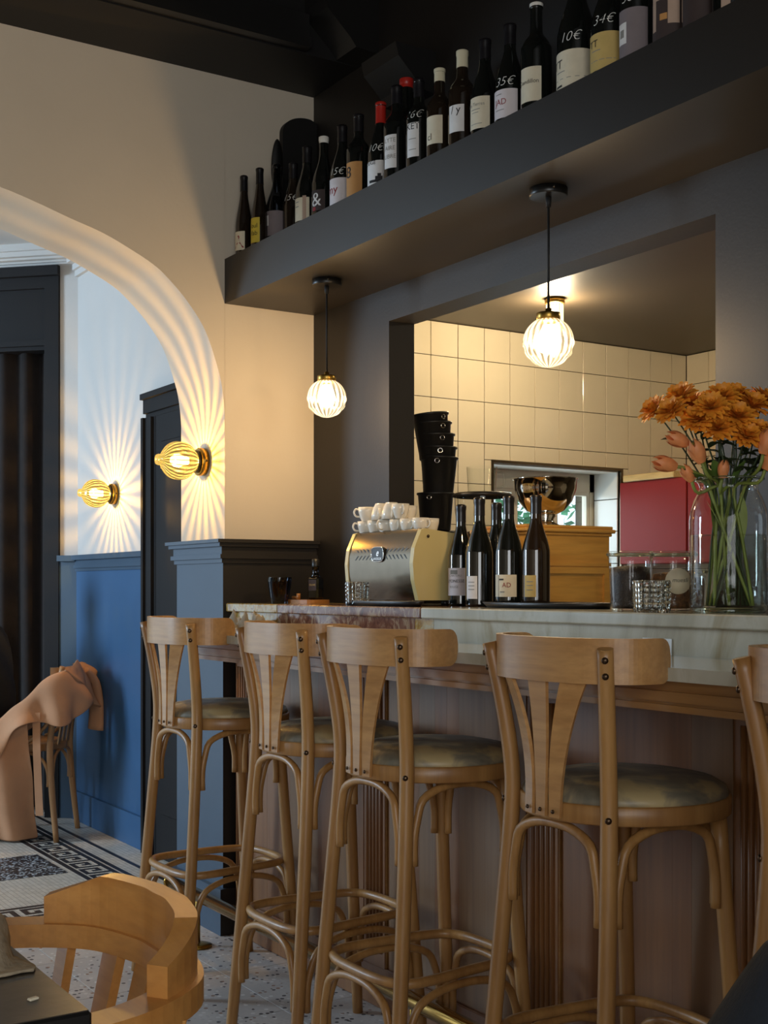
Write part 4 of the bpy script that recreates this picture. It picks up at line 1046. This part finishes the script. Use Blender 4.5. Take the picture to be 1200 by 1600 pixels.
def stem_path(head, base_off):
    b = Vector((VX, VY, VZ+.015))+base_off; nk = Vector((VX, VY, VZ+.265))+(head-Vector((VX, VY, head.z)))*.33-base_off*.25
    if (Vector((nk.x-VX, nk.y-VY, 0))).length > .046: 
        q = Vector((nk.x-VX, nk.y-VY, 0)).normalized()*.046; nk = Vector((VX+q.x, VY+q.y, nk.z))
    return [b, b.lerp(nk, .55)+Vector((rnd.uniform(-.006, .006), rnd.uniform(-.006, .006), 0)), nk, nk.lerp(head, .55)+Vector((0, 0, .008)), head]
def leaf_mesh(p, d, L_, wd, droop=.3):
    d = d.normalized(); s = d.cross(Vector((0, 0, 1))).normalized(); vs = []; fs = []
    N = 7
    for k in range(N+1):
        t = k/N; c_ = p+d*L_*t+Vector((0, 0, -droop*L_*t*t)); w2 = wd*math.sin(PI*min(1, t*.93+.07))**.8
        vs += [c_-s*w2+Vector((0, 0, w2*.35)), c_, c_+s*w2+Vector((0, 0, w2*.35))]
    for k in range(N):
        for i in (0, 1): fs.append((3*k+i, 3*k+i+1, 3*k+i+4, 3*k+i+3))
    return MB().add(vs, fs, True)
def chrys_head(r):
    mb = MB()
    for lay, (n, tilt, ln) in enumerate(((20, .1, 1.0), (20, .4, .97), (17, .75, .88), (13, 1.05, .74), (8, 1.35, .55))):
        for k in range(n):
            a = 2*PI*(k+.5*(lay % 2))/n+rnd.uniform(-.12, .12); tl = tilt+rnd.uniform(-.15, .15); l = r*ln*rnd.uniform(.9, 1.1)
            d = Vector((math.cos(a)*math.cos(tl), math.sin(a)*math.cos(tl), math.sin(tl)*.8)); s = Vector((-math.sin(a), math.cos(a), 0)); up = Vector((0, 0, 1))
            wd = r*.135
            pts = [(0, .35), (.4, 1), (.8, 1.05), (1.0, .35)]; vs = []; fs = []
            for t, q in pts:
                c_ = d*l*t+up*(l*.22*t*(1-t)*2+l*.12*t*t)+Vector((0, 0, r*.05*lay)); vs += [c_-s*wd*q+up*wd*.3*q, c_, c_+s*wd*q+up*wd*.3*q]
            for j in range(3):
                for i in (0, 1): fs.append((3*j+i, 3*j+i+1, 3*j+i+4, 3*j+i+3))
            mb.add(vs, fs, True)
    return mb
heads = [chrys_head(.038).mesh('petals') for _ in range(4)]
def flower_dir(h): 
    d = Vector((h.x-VX, h.y-VY, .13))-FV*.09; return d.normalized()
chp = [(-109, 268, .02, 1.0), (-72, 288, 0, 1.0), (-46, 279, .04, 1.05), (-16, 282, -.03, 1.0), (10, 288, .01, 1.0), (30, 270, -.02, 1.05), (-52, 247, -.04, 1.1), (-26, 232, -.05, 1.05), (2, 250, -.05, 1.05), (14, 220, -.06, .95), (56, 282, .02, 1.05), (70, 258, -.03, 1.1), (-90, 262, -.02, 1.0), (34, 232, -.04, .8), (-8, 264, .05, 1.05), (-38, 264, -.06, 1.0), (92, 272, 0, 1.1), (84, 230, -.03, 1.0), (60, 222, -.05, .9), (42, 205, -.06, .8), (-62, 270, .05, 1), (22, 278, .05, 1)]
for i, (dx, dy, dd, s) in enumerate(chp):
    k = .001364
    h = Vector((VX, VY, 1.2))+RV*(dx*k)+FV*dd+Vector((0, 0, dy*k+.012))
    t = thing('chrysanthemum', 'orange chrysanthemum in the glass vase', 'flower', (VX, VY, VZ), group='orange chrysanthemums in the vase')
    O = Vector((VX, VY, VZ)); off = RV*rnd.uniform(-.05, .05)+FV*rnd.uniform(-.05, .05)
    path = stem_path(h, off)
    MB().tube([p-O for p in path], [.0026, .0024, .0022, .002, .0018], 6, n=3).build('stem', 'leaf_dark', t)
    ho = link('petals', heads[i % 4], 'petal_chrys', t, h-O); ho.rotation_euler = flower_dir(h).to_track_quat('Z', 'Y').to_euler(); ho.scale = (s, s, s)
    for q in range(2):
        a = rnd.uniform(0, 2*PI); p = (path[3] if q else path[2].lerp(path[3], .5))-O
        leaf_mesh(p, Vector((math.cos(a), math.sin(a), .5)), .045, .013).build('leaf', 'leaf_dark', t, fix=False)
def tulip_petals():
    mb = MB()
    for lay in (0, 1):
        for k in range(3):
            a0 = 2*PI*(k+.5*lay)/3; vs = []; fs = []; N = 8
            for j in range(N+1):
                t = j/N; z = .052*t; r = (.0165-.0012*lay)*(math.sin(PI*(.12+.70*t))**.75)*(1 if t < .8 else 1-.25*(t-.8)/.2); wa = 1.12*(1-t**3.2)*(.55+.45*math.sin(PI*min(1, t+.25)))
                for q in (-1, -.5, 0, .5, 1): vs.append((r*math.cos(a0+q*wa), r*math.sin(a0+q*wa), z))
            for j in range(N):
                for i in range(4): fs.append((5*j+i, 5*j+i+1, 5*j+i+6, 5*j+i+5))
            mb.add(vs, fs, True)
    return mb.mesh('petals')
tul = tulip_petals()
for i, (dx, dy, dd, tx, tz, s) in enumerate([(-88, 228, -.05, -.9, .35, 1.0), (-62, 208, -.07, -.5, 1, 1.05), (-104, 192, -.03, -1, .22, 1.05), (42, 222, -.08, .25, 1, 1.1), (50, 196, -.07, .45, .9, 1.0), (-68, 178, -.02, -.5, .8, .8), (-18, 182, -.05, .1, 1, .75)]):
    k = .001364
    h = Vector((VX, VY, 1.2))+RV*(dx*k)+FV*dd+Vector((0, 0, dy*k)); d = (RV*tx+Vector((0, 0, tz))-FV*.15).normalized()
    t = thing('tulip', 'salmon orange tulip in the glass vase', 'flower', (VX, VY, VZ), group='salmon tulips in the vase'); O = Vector((VX, VY, VZ))
    b0 = h-d*.024*s; off = RV*rnd.uniform(-.055, .055)+FV*rnd.uniform(-.05, .03)
    path = stem_path(b0, off); path[3] = b0-d*.03
    MB().tube([p-O for p in path], .0036, 8, n=4).build('stem', 'stem', t)
    ho = link('petals', tul, 'petal_tulip', t, b0-O); ho.rotation_euler = d.to_track_quat('Z', 'Y').to_euler(); ho.scale = (s, s, s)
    leaf_mesh(path[2]-O, (RV*(tx+rnd.uniform(-.3, .3))-FV*.3+Vector((0, 0, .8))), .085, .012, .25).build('leaf', 'leaf', t, fix=False)
    leaf_mesh(path[1]-O, (path[2]-path[1])+RV*rnd.uniform(-.03, .03), .10, .010, .05).build('leaf', 'stem', t, fix=False)

# ================================================================== THINGS ON THE KITCHEN WORKTOP
ZK = 1.10
t = thing('wooden_box', 'yellow varnished wooden box with moulded lid and panelled front', 'box', (2.42, 2.99, ZK))
MB().bbox((.0, 0, 0), (.335, .26, .265), .003).build('body', 'box_wood', t)
for d, z0, z1 in ((.006, .262, .272), (.014, .272, .284), (.008, .284, .294)):
    MB().bbox((-d, -d, z0), (.335+d, .26+d, z1), .003).build('lid_moulding', 'box_wood', t)
MB().box((0, -.006, .168), (.335, 0, .180)).build('rail_moulding', 'box_wood', t)
mb = MB()
for a, b in (((0, -.008, 0), (.03, 0, .165)), ((.305, -.008, 0), (.335, 0, .165)), ((.03, -.008, .145), (.305, 0, .165)), ((.03, -.008, 0), (.305, 0, .03))): mb.box(a, b)
mb.build('door_frame', 'box_wood', t)
t = thing('steel_bowl', 'polished steel footed bowl on the wooden box', 'bowl', (2.60, 3.12, ZK+.294))
MB().lathe([(.0001, .035), (.03, .037), (.06, .052), (.085, .082), (.098, .12), (.1, .15), (.104, .152), (.102, .154), (.096, .150), (.093, .118), (.08, .084), (.056, .058), (.0001, .042)], 48, caps=False).build('basin', 'steel', t, fix=False)
MB().lathe([(.048, 0), (.047, .006), (.030, .014), (.026, .024), (.034, .036), (.03, .04)], 36).build('foot', 'steel', t)
t = thing('coffee_grinder', 'coffee grinder with clear hopper and black lid behind the bottles', 'coffee grinder', (2.56, 3.40, ZK))
MB().bbox((-.07, -.06, 0), (.07, .06, .20), .01).lathe([(.05, .2), (.045, .235)], 24).build('body', 'black_plastic', t)
MB().lathe([(.040, .225), (.048, .245), (.085, .31), (.092, .36), (.094, .405)], 40, caps=False).build('hopper', 'glass', t, fix=False)
MB().lathe([(.0001, .230), (.036, .230), (.05, .252), (.066, .285), (.0001, .30)], 28, caps=False).build('beans', 'coffee', t, fix=False)
MB().lathe([(.092, .403), (.099, .405), (.099, .414), (.09, .418), (.0001, .419)], 40, caps=False).build('lid', 'black_plastic', t)
t = thing('glass_jug', 'clear measuring jug resting on the grinder lid', 'jug', (2.585, 3.435, ZK+.42))
MB().lathe([(.0001, 0), (.045, 0), (.047, .004), (.052, .088), (.0525, .09)], 32, caps=False).build('glass', 'glass', t, fix=False)
MB().tube([(.05, -.01, .075), (.075, -.02, .07), (.078, -.02, .03), (.049, -.01, .02)], .004, 8, n=4).build('handle', 'glass', t)
t = thing('water_boiler', 'steel box with black top under the stack of buckets', 'appliance', (2.53, 3.66, ZK))
MB().bbox((-.09, -.09, 0), (.09, .09, .28), .006).build('body', 'steel_brush', t)
MB().bbox((-.09, -.09, .28), (.09, .09, .30), .005).build('top', 'black_plastic', t)
BK = [(0, 0, .0, .0), (.008, -.004, .125, 2), (.006, -.004, .160, 1), (.004, -.003, .204, -1), (-.003, .002, .245, -2), (-.006, .004, .275, -5)]
bkm = MB().lathe([(.0001, 0), (.050, 0), (.0525, .003), (.0615, .122), (.066, .124), (.066, .130), (.061, .130), (.060, .124), (.051, .006), (.0001, .004)], 36, caps=False).mesh('shell')
bnames = ['lowest', 'second from the bottom', 'third from the bottom', 'fourth from the bottom', 'second from the top', 'topmost']
for i, (dx, dy, dz, tl) in enumerate(BK):
    b = thing('black_bucket', f'black bucket, {bnames[i]} in the nested stack in the kitchen', 'bucket', (2.52+dx, 3.615+dy, ZK+.30+dz), group='nested black buckets', rot=(math.radians(tl*.5), math.radians(tl), 0))
    link('shell', bkm, 'black_plastic', b)
    a = math.radians(215+i*13)
    MB().tube([(.064*math.cos(a)+.008*math.cos(q)*-math.sin(a), .064*math.sin(a)+.008*math.cos(q)*math.cos(a), .112+.008*math.sin(q)) for q in [k*PI/6 for k in range(12)]], .0016, 6, closed=True).build('handle_ring', 'steel', b)
# red wall cupboard with pale wooden top
t = thing('red_cupboard', 'red lacquered wall cupboard with pale wooden top strip', 'cupboard', (4.63, 0, 0))
MB().box((0, 3.98, 1.33), (.47, 4.935, 1.745)).build('body', 'red', t)
for a, b in ((4.46, 4.93), (3.985, 4.452)):
    d = MB().bbox((-.018, a, 1.325), (0, b, 1.75), .003).build('door', 'red', t)
MB().bbox((-.035, 4.53, 1.752), (.1, 4.89, 1.785), .003).build('top_strip', 'pale_wood', t)

# ================================================================== THINGS ON THE COUNTER
def crumple(name, loc, sx, sy, sz, mat, label, cat, seed, n=34, freq=5.0, dome=0):
    from mathutils import noise
    vs = []; fs = []
    for j in range(n+1):
        for i in range(n+1):
            u, v = i/n*2-1, j/n*2-1
            e = max(0, 1-(abs(u)**2.5+abs(v)**2.5)*.55)
            q = noise.turbulence(Vector((u*freq*.4+seed, v*freq*.4, seed*.7)), 4, False)
            z = sz*(.12+.95*e*q)*(1-dome)+dome*sz*(math.sqrt(max(0, 1-min(1, (u*u+v*v)*.95)))*(.85+.35*q))
            vs.append((sx*(u+.18*noise.noise(Vector((u*2, v*2, seed)))), sy*(v+.18*noise.noise(Vector((u*2+9, v*2, seed)))), max(.002, z)))
    for j in range(n):
        for i in range(n): fs.append((j*(n+1)+i, j*(n+1)+i+1, (j+1)*(n+1)+i+1, (j+1)*(n+1)+i))
    mb = MB().add(vs, fs, True)
    o = mb.build(name, mat, None, loc, fix=False); m = o.modifiers.new('t', 'SOLIDIFY'); m.thickness = .003; m.offset = -1
    tag(o, label, cat); return o
crumple('linen_napkin', (1.83, 3.70, 1.066), .06, .11, .085, 'napkin', 'crumpled grey linen napkin on the counter by the pier', 'napkin', 2.3)
for k in range(3):
    t = MB().bbox((-.06, -.075, 0), (.06, .075, .004), .001).build('menu_card', 'lab_cream', None, (1.76-.004*k, 3.60+.01*k, 1.0602+.0045*k), (0, 0, .1*k))
    tag(t, ['lowest cream menu card of the pile beside the napkin', 'middle cream menu card of the pile beside the napkin', 'top cream menu card of the pile beside the napkin'][k], 'menu card', 'menu cards on the counter')
t = MB().box((0, 0, 0), (.0012, .085, .034)).build('paper_note', 'paper', None, (1.921, 1.90, 1.0602), (0, math.radians(2), 0)); tag(t, 'small white paper note leaning on the marble riser', 'paper')

# ================================================================== FOREGROUND TABLE AND ARMCHAIR
t = thing('cafe_table', 'black worn table top in front of the honey-coloured armchair', 'table', (.10, 1.70, 0))
MB().bbox((-.36, -.368, .708), (.374, .33, .74), .003).build('edge', 'table_edge', t)
MB().box((-.357, -.365, .7401), (.371, .327, .7412)).build('top', 'tabletop', t)
MB().tube([(0, 0, .02), (0, 0, .708)], .03, 14).build('column', 'black_metal', t)
MB().lathe([(.20, 0), (.20, .012), (.05, .03), (.03, .05)], 32).build('base', 'black_metal', t)
for k, (x, y, a) in enumerate(((.405, 1.475, .6), (.395, 1.445, 1.0), (.43, 1.40, .3))):
    c_ = MB().bbox((-.006, -.0035, 0), (.006, .0035, .003), .001).build('bread_crumb', 'lab_cream', None, (x, y, .7412), (0, 0, a)); tag(c_, 'pale bread crumb on the black table top', 'crumb', 'crumbs on the table')
crumple('wool_hat', (.375, 1.60, .7435), .085, .10, .085, 'wool', 'crumpled beige wool hat on the black table', 'hat', 5.1, freq=3.6, dome=.9)

ac = thing('armchair', 'honey-coloured bentwood armchair tucked under the black table', 'chair', (.425, 1.70, 0), PI/2)
hp = [(-.245, .22), (-.262, .10), (-.262, -.03), (-.238, -.15), (-.165, -.245), (-.06, -.282)]
hoop = catmull([(x, y, 0) for x, y in hp]+[(0, -.285, 0)]+[(-x, y, 0) for x, y in reversed(hp)], 6)
def sweep_band(path, wfun, z0fun, z1fun, lean=0):
    sec = []; N = len(path)
    for i, p in enumerate(path):
        t_ = (path[min(i+1, N-1)]-path[max(i-1, 0)]).normalized(); nr = Vector((-t_.y, t_.x, 0)); q = i/(N-1)
        wd, a, b = wfun(q), z0fun(q), z1fun(q)
        if a is None: continue
        o = nr*lean*(b-a)
        sec.append([p-nr*wd+Vector((0, 0, a)), p+nr*wd+Vector((0, 0, a)), p+nr*wd+o+Vector((0, 0, b)), p-nr*wd+o+Vector((0, 0, b))])
    return MB().plate(sec)
sweep_band(hoop, lambda q: .021+.008*abs(q-.5)*2, lambda q: .655, lambda q: .690).build('arm_hoop', 'honey', ac)
crest = [p for p in hoop if p.y < -.185]
def crest_top(q):
    e = min(q, 1-q); return .690+.040+.036*min(1, e/.16)
sweep_band(crest, lambda q: .015, lambda q: .6895, crest_top, lean=0).build('crest', 'honey', ac)
for x, wd in ((-.205, .020), (-.12, .026), (-.04, .024), (.04, .024), (.12, .026), (.205, .020)):
    yb = -.285+1.6*x*x
    sec = []
    for k in range(9):
        q = k/8; z = .450+.208*q; xx = x*(.90+.10*q); ww = wd*(.95+.15*q)
        yy = (-.225+1.3*x*x)*(1-q)+(yb+.004)*q
        sec.append([(xx-ww, yy-.007, z), (xx+ww, yy-.007, z), (xx+ww, yy+.007, z), (xx-ww, yy+.007, z)])
    MB().plate(sec).build('slat', 'honey', ac)
MB().lathe([(.0001, .415), (.215, .415), (.222, .42), (.222, .446), (.21, .456), (.0001, .45)], 40, caps=False).build('seat', 'honey', ac)
for s in (1, -1):
    MB().tube([(s*.20, .22, 0), (s*.175, .16, .42)], [.014, .018], 10).build('front_leg', 'honey', ac)
    MB().tube([(s*.20, -.24, 0), (s*.165, -.15, .42)], [.014, .018], 10).build('rear_leg', 'honey', ac)
    MB().tube([(s*.19, .10, .44), (s*.235, .15, .55), (s*.25, .17, .657)], .014, 10, n=4).build('arm_post', 'honey', ac)
MB().tube([(.15*math.cos(k*PI/12), .15*math.sin(k*PI/12), .24) for k in range(24)], .009, 8, closed=True).build('leg_ring', 'honey', ac)

# ================================================================== BENTWOOD SIDE CHAIRS
def side_chair(loc, rz, label, mat='beech_old'):
    c = thing('bentwood_chair', label, 'chair', loc, rz)
    for s in (1, -1):
        MB().tube([(s*.178, -.215, 0), (s*.168, -.19, .25), (s*.163, -.18, .45), (s*.168, -.205, .65), (s*.18, -.245, .83)], [.013, .016, .016, .015, .013], 10, n=4).build('rear_leg', mat, c)
        MB().tube([(s*.175, .195, 0), (s*.155, .16, .44)], [.013, .016], 10).build('front_leg', mat, c)
        MB().tube([(s*.166, -.195, .62), (s*.172, -.17, .56), (s*.178, -.10, .485), (s*.18, -.05, .462)], .009, 8, n=4).build('back_brace', mat, c)
        arch_brace((s*.170, -.19, 0), (s*.163, .17, 0), .26, .425, .008, .018).build('seat_brace', mat, c)
    arch_brace((-.17, -.19, 0), (.17, -.19, 0), .26, .425, .008, .018).build('seat_brace', mat, c)
    arch_brace((-.163, .17, 0), (.163, .17, 0), .26, .425, .008, .018).build('seat_brace', mat, c)
    MB().lathe([(.0001, .425), (.20, .425), (.205, .43), (.205, .452), (.198, .46), (.0001, .456)], 36, caps=False).build('seat', mat, c)
    path = catmull([(-.19, -.19, 0), (-.17, -.225, 0), (-.10, -.245, 0), (0, -.25, 0), (.10, -.245, 0), (.17, -.225, 0), (.19, -.19, 0)], 5)
    sweep_band(path, lambda q: .006, lambda q: .745, lambda q: .825).build('back_rail', mat, c)
    for x in (-.07, 0, .07):
        MB().plate([[(x-.018, -.196-.05*q, .45+.3*q), (x+.018, -.196-.05*q, .45+.3*q), (x+.018, -.189-.05*q, .45+.3*q), (x-.018, -.189-.05*q, .45+.3*q)] for q in (0, .5, 1)]).build('splat', mat, c)
    return c
side_chair((1.84, 6.143, 0), math.radians(55.2), 'bentwood chair draped with a camel coat beside the blue wainscot')
side_chair((.80, .42, 0), -TH, 'bentwood chair under the person in the navy knit')

# camel coat over the back of the far chair (local frame of that chair)
from mathutils import noise
ct = thing('camel_coat', 'long camel coat thrown over the bentwood chair and trailing to the floor', 'coat', (1.84, 6.143, 0), math.radians(55.2))
rim = catmull([(.155, -.245, .80), (.10, -.262, .815), (.03, -.265, .81), (-.05, -.268, .822), (-.12, -.262, .812), (-.185, -.245, .818), (-.215, -.19, .79), (-.23, -.11, .715), (-.245, -.02, .63), (-.265, .08, .55)], 5)
vs = []; fs = []; NV = 15; N = len(rim)
for i, p in enumerate(rim):
    q = i/(N-1)
    t_ = (rim[min(i+1, N-1)]-rim[max(i-1, 0)]); t_.z = 0; t_.normalize(); out = Vector((-t_.y, t_.x, 0))
    if out.dot(Vector((p.x, p.y, 0))) < 0: out = -out
    hem = .20-.03*math.sin(q*PI*3)+.04*math.sin(q*13)
    for k in range(NV):
        v = k/(NV-1)
        if v < .28:
            a = v/.28; pos = p-out*(.075*(1-a)+.0)+Vector((0, 0, -.16*(1-a)**1.5))
        else:
            a = (v-.28)/.72
            pos = p+out*(.030*math.sin(min(1, a*2)*PI/2)+.035*a)+Vector((0, 0, .012*math.sin(PI*min(1, a*4))-hem*a))
            pos += out*(.026*a*math.sin(q*30+a*2.6))
        pos += out*.020*math.sin(q*11+a*5 if v >= .28 else q*11)*(a if v >= .28 else 0)+Vector((1, 1, 1))*.018*noise.noise(pos*8)
        vs.append(pos)
for i in range(N-1):
    for k in range(NV-1): fs.append((i*NV+k, i*NV+k+1, (i+1)*NV+k+1, (i+1)*NV+k))
o = MB().add(vs, fs, True).build('coat_body', 'coat', ct, fix=False); m_ = o.modifiers.new('t', 'SOLIDIFY'); m_.thickness = .006; m_ = o.modifiers.new('s', 'SUBSURF'); m_.levels = m_.render_levels = 1
top = catmull([(-.235, -.10, .62), (-.25, -.02, .57), (-.265, .08, .52), (-.275, .20, .50), (-.26, .36, .48), (-.22, .48, .46)], 5)
vs = []; fs = []; N = len(top); NV = 14
for i, p in enumerate(top):
    q = i/(N-1)
    for k in range(NV):
        v = k/(NV-1)
        x = p.x+(.10-.02*q)*v**1.2+.028*math.sin(q*15+v*1.5)*(.3+v); y = p.y+(-.01+.03*q)*v
        z = p.z*(1-v)+.008*v+.02*math.sin(v*PI)*math.sin(q*7)
        vs.append(Vector((x-.02, y, z))+Vector((1, 1, 0))*.014*noise.noise(Vector((x*7, y*7, z*5))))
for i in range(N-1):
    for k in range(NV-1): fs.append((i*NV+k, i*NV+k+1, (i+1)*NV+k+1, (i+1)*NV+k))
o = MB().add(vs, fs, True).build('coat_skirt', 'coat', ct, fix=False); m_ = o.modifiers.new('t', 'SOLIDIFY'); m_.thickness = .006; m_ = o.modifiers.new('s', 'SUBSURF'); m_.levels = m_.render_levels = 1
MB().tube([(.06, -.285, .80), (.10, -.315, .74), (.125, -.325, .62), (.13, -.32, .50)], [.035, .045, .05, .055], 12, n=4, flat=.45).build('sleeve', 'coat', ct)
vs = []; fs = []
for i in range(19):
    q = i/18; x0 = -.19+.30*q
    for k in range(7):
        v = k/6
        vs.append((x0+.05*v, -.262-.035*math.sin(v*PI*.6)-.02*v+.010*math.sin(q*9+v*3), .832-.015*math.cos(q*5)-.13*v*(.45+.55*math.sin(q*PI))+.008*math.sin(q*14)))
for i in range(18):
    for k in range(6): fs.append((i*7+k, i*7+k+1, (i+1)*7+k+1, (i+1)*7+k))
o = MB().add(vs, fs, True).build('collar', 'coat', ct, fix=False); m_ = o.modifiers.new('t', 'SOLIDIFY'); m_.thickness = .008
MB().plate([[(x, y-.018, z), (x+.004, y-.018, z), (x+.004, y+.018, z), (x, y+.018, z)] for x, y, z in ((-.262, -.145, .62), (-.272, -.15, .45), (-.265, -.155, .28), (-.262, -.16, .14))]).build('belt', 'coat', ct)

# ================================================================== PEOPLE
def skin_mesh(name, verts, edges, mat, parent, sub=2, root=0):
    me = bpy.data.meshes.new(name); me.from_pydata([v[:3] for v in verts], edges, [])
    me.materials.append(M[mat]); o = bpy.data.objects.new(name, me); COL.objects.link(o); o.parent = parent
    mo = o.modifiers.new('skin', 'SKIN'); mo.use_smooth_shade = True
    if not me.skin_vertices: me.attributes.new('skin', 'FLOAT', 'POINT')
    for d, v in zip(me.skin_vertices[0].data, verts):
        r = v[3]; d.radius = r if isinstance(r, tuple) else (r, r)
    me.skin_vertices[0].data[root].use_root = True
    su = o.modifiers.new('sub', 'SUBSURF'); su.levels = su.render_levels = sub
    return o
def person(loc, rz, sc_, label, top_mat, lean=0.0):
    P = thing('person', label, 'person', loc, rz); P.scale = (sc_, sc_, sc_)
    ly = lambda z: lean*max(0, z-.54)
    V = [(0, 0, .55, .115), (0, -.01+ly(.70), .70, .11), (0, ly(.88), .88, .12), (0, .02+ly(1.02), 1.03, .055), (0, .03+ly(1.1), 1.085, .055), (0, .045+ly(1.16), 1.145, .095), (0, .05+ly(1.24), 1.225, .112), (0, .045+ly(1.3), 1.285, .092)]
    Ed = [(i, i+1) for i in range(7)]
    def add(pts, start):
        prev = start
        for p in pts:
            V.append(p); Ed.append((prev, len(V)-1)); prev = len(V)-1
        return prev
    add([(0, .132+ly(1.2), 1.225, .012), (0, .142+ly(1.2), 1.215, .009)], 6)     # nose
    for s in (1, -1):
        add([(s*.080, .04+ly(1.2), 1.225, .012), (s*.09, .03+ly(1.2), 1.235, .012)], 6)   # ears
        w_ = add([(s*.155, ly(.98), .985, .055), (s*.205, .03+ly(.9), .86, .046), (s*.235, .08+ly(.74), .735, .040), (s*.19, .22, .715, .034), (s*.15, .32, .715, .024)], 2)
        pm = add([(s*.145, .365, .712, (.030, .016))], w_)
        for f_, (dx, ln) in enumerate(((-.024, .052), (-.008, .06), (.008, .056), (.022, .044))):
            add([(s*.145+dx, .40, .712, .009), (s*.145+dx*1.1, .40+ln*.5, .706, .008), (s*.145+dx*1.1, .40+ln, .694, .007)], pm)
        add([(s*.145-s*.032, .355, .706, .010), (s*.145-s*.045, .385, .700, .009)], pm)
        add([(s*.09, .05, .535, .085), (s*.11, .25, .525, .075), (s*.115, .44, .505, .058), (s*.115, .45, .30, .050), (s*.115, .45, .09, .036), (s*.118, .52, .045, .035), (s*.12, .60, .035, .028)], 0)
    skin_mesh('body', V, Ed, 'skin', P)
    # sweater
    V2 = [(0, 0, .56, .145), (0, -.015+ly(.70), .70, .140), (0, ly(.88), .87, .150), (0, .012+ly(1.0), 1.0, .075), (0, .02+ly(1.03), 1.045, .062)]; E2 = [(0, 1), (1, 2), (2, 3), (3, 4)]
    for s in (1, -1):
        prev = 2
        for p in ((s*.15, ly(.98), .975, .078), (s*.21, .03+ly(.9), .86, .064), (s*.238, .08+ly(.74), .735, .056), (s*.19, .22, .715, .046), (s*.155, .31, .715, .036)):
            V2.append(p); E2.append((prev, len(V2)-1)); prev = len(V2)-1
    skin_mesh('sweater', V2, E2, top_mat, P)
    V3 = [(0, -.01, .56, .14)]; E3 = []
    for s in (1, -1):
        prev = 0
        for p in ((s*.09, .05, .54, .10), (s*.11, .25, .53, .088), (s*.115, .44, .508, .070), (s*.115, .45, .30, .062), (s*.115, .45, .11, .052)):
            V3.append(p); E3.append((prev, len(V3)-1)); prev = len(V3)-1
        MB().tube([(s*.115, .41, .035), (s*.116, .48, .04), (s*.118, .56, .034), (s*.12, .64, .026)], [.034, .042, .042, .022], 12, n=4, flat=.75).build('shoe', 'shoe', P)
    skin_mesh('trousers', V3, E3, 'trousers', P)
    # hair cap and face details
    hy = .045+ly(1.25); mb = MB(); vs = []; fs = []
    for k in range(9):
        a = PI*.62*k/8
        for i in range(24):
            b = 2*PI*i/24; r = .100*(1+.02*math.sin(b*9+k)); fr_ = math.sin(b)
            zz = 1.250+.092*math.cos(a*(1.0 if fr_ < .35 else .62)); rr = r*math.sin(a*(1.0 if fr_ < .35 else .62))
            vs.append((rr*math.cos(b), hy+rr*math.sin(b), zz))
    for k in range(8):
        for i in range(24): fs.append((k*24+i, k*24+(i+1) % 24, (k+1)*24+(i+1) % 24, (k+1)*24+i))
    mb.add(vs, fs, True).build('hair', 'hair', P, fix=False)
    for s in (1, -1):
        MB().lathe([(.0001, -.009), (.007, -.006), (.009, 0), (.007, .006), (.0001, .009)], 12, Matrix.Translation((s*.030, .112+ly(1.2), 1.245))).build('eye', 'ink', P)
    MB().tube([(-.022, .108+ly(1.18), 1.178), (0, .118+ly(1.18), 1.176), (.022, .108+ly(1.18), 1.178)], .005, 8, n=3).build('mouth', 'ink_red', P)
person((.80, .464, -.005), -TH, .93, 'person in a navy knit sweater seated on a bentwood chair beside the bar', 'navy_knit', .12)
person((1.70, 6.24, -.01), math.radians(55.2), 1.0, 'person in black seated on the chair with the camel coat', 'black_cloth', .10)
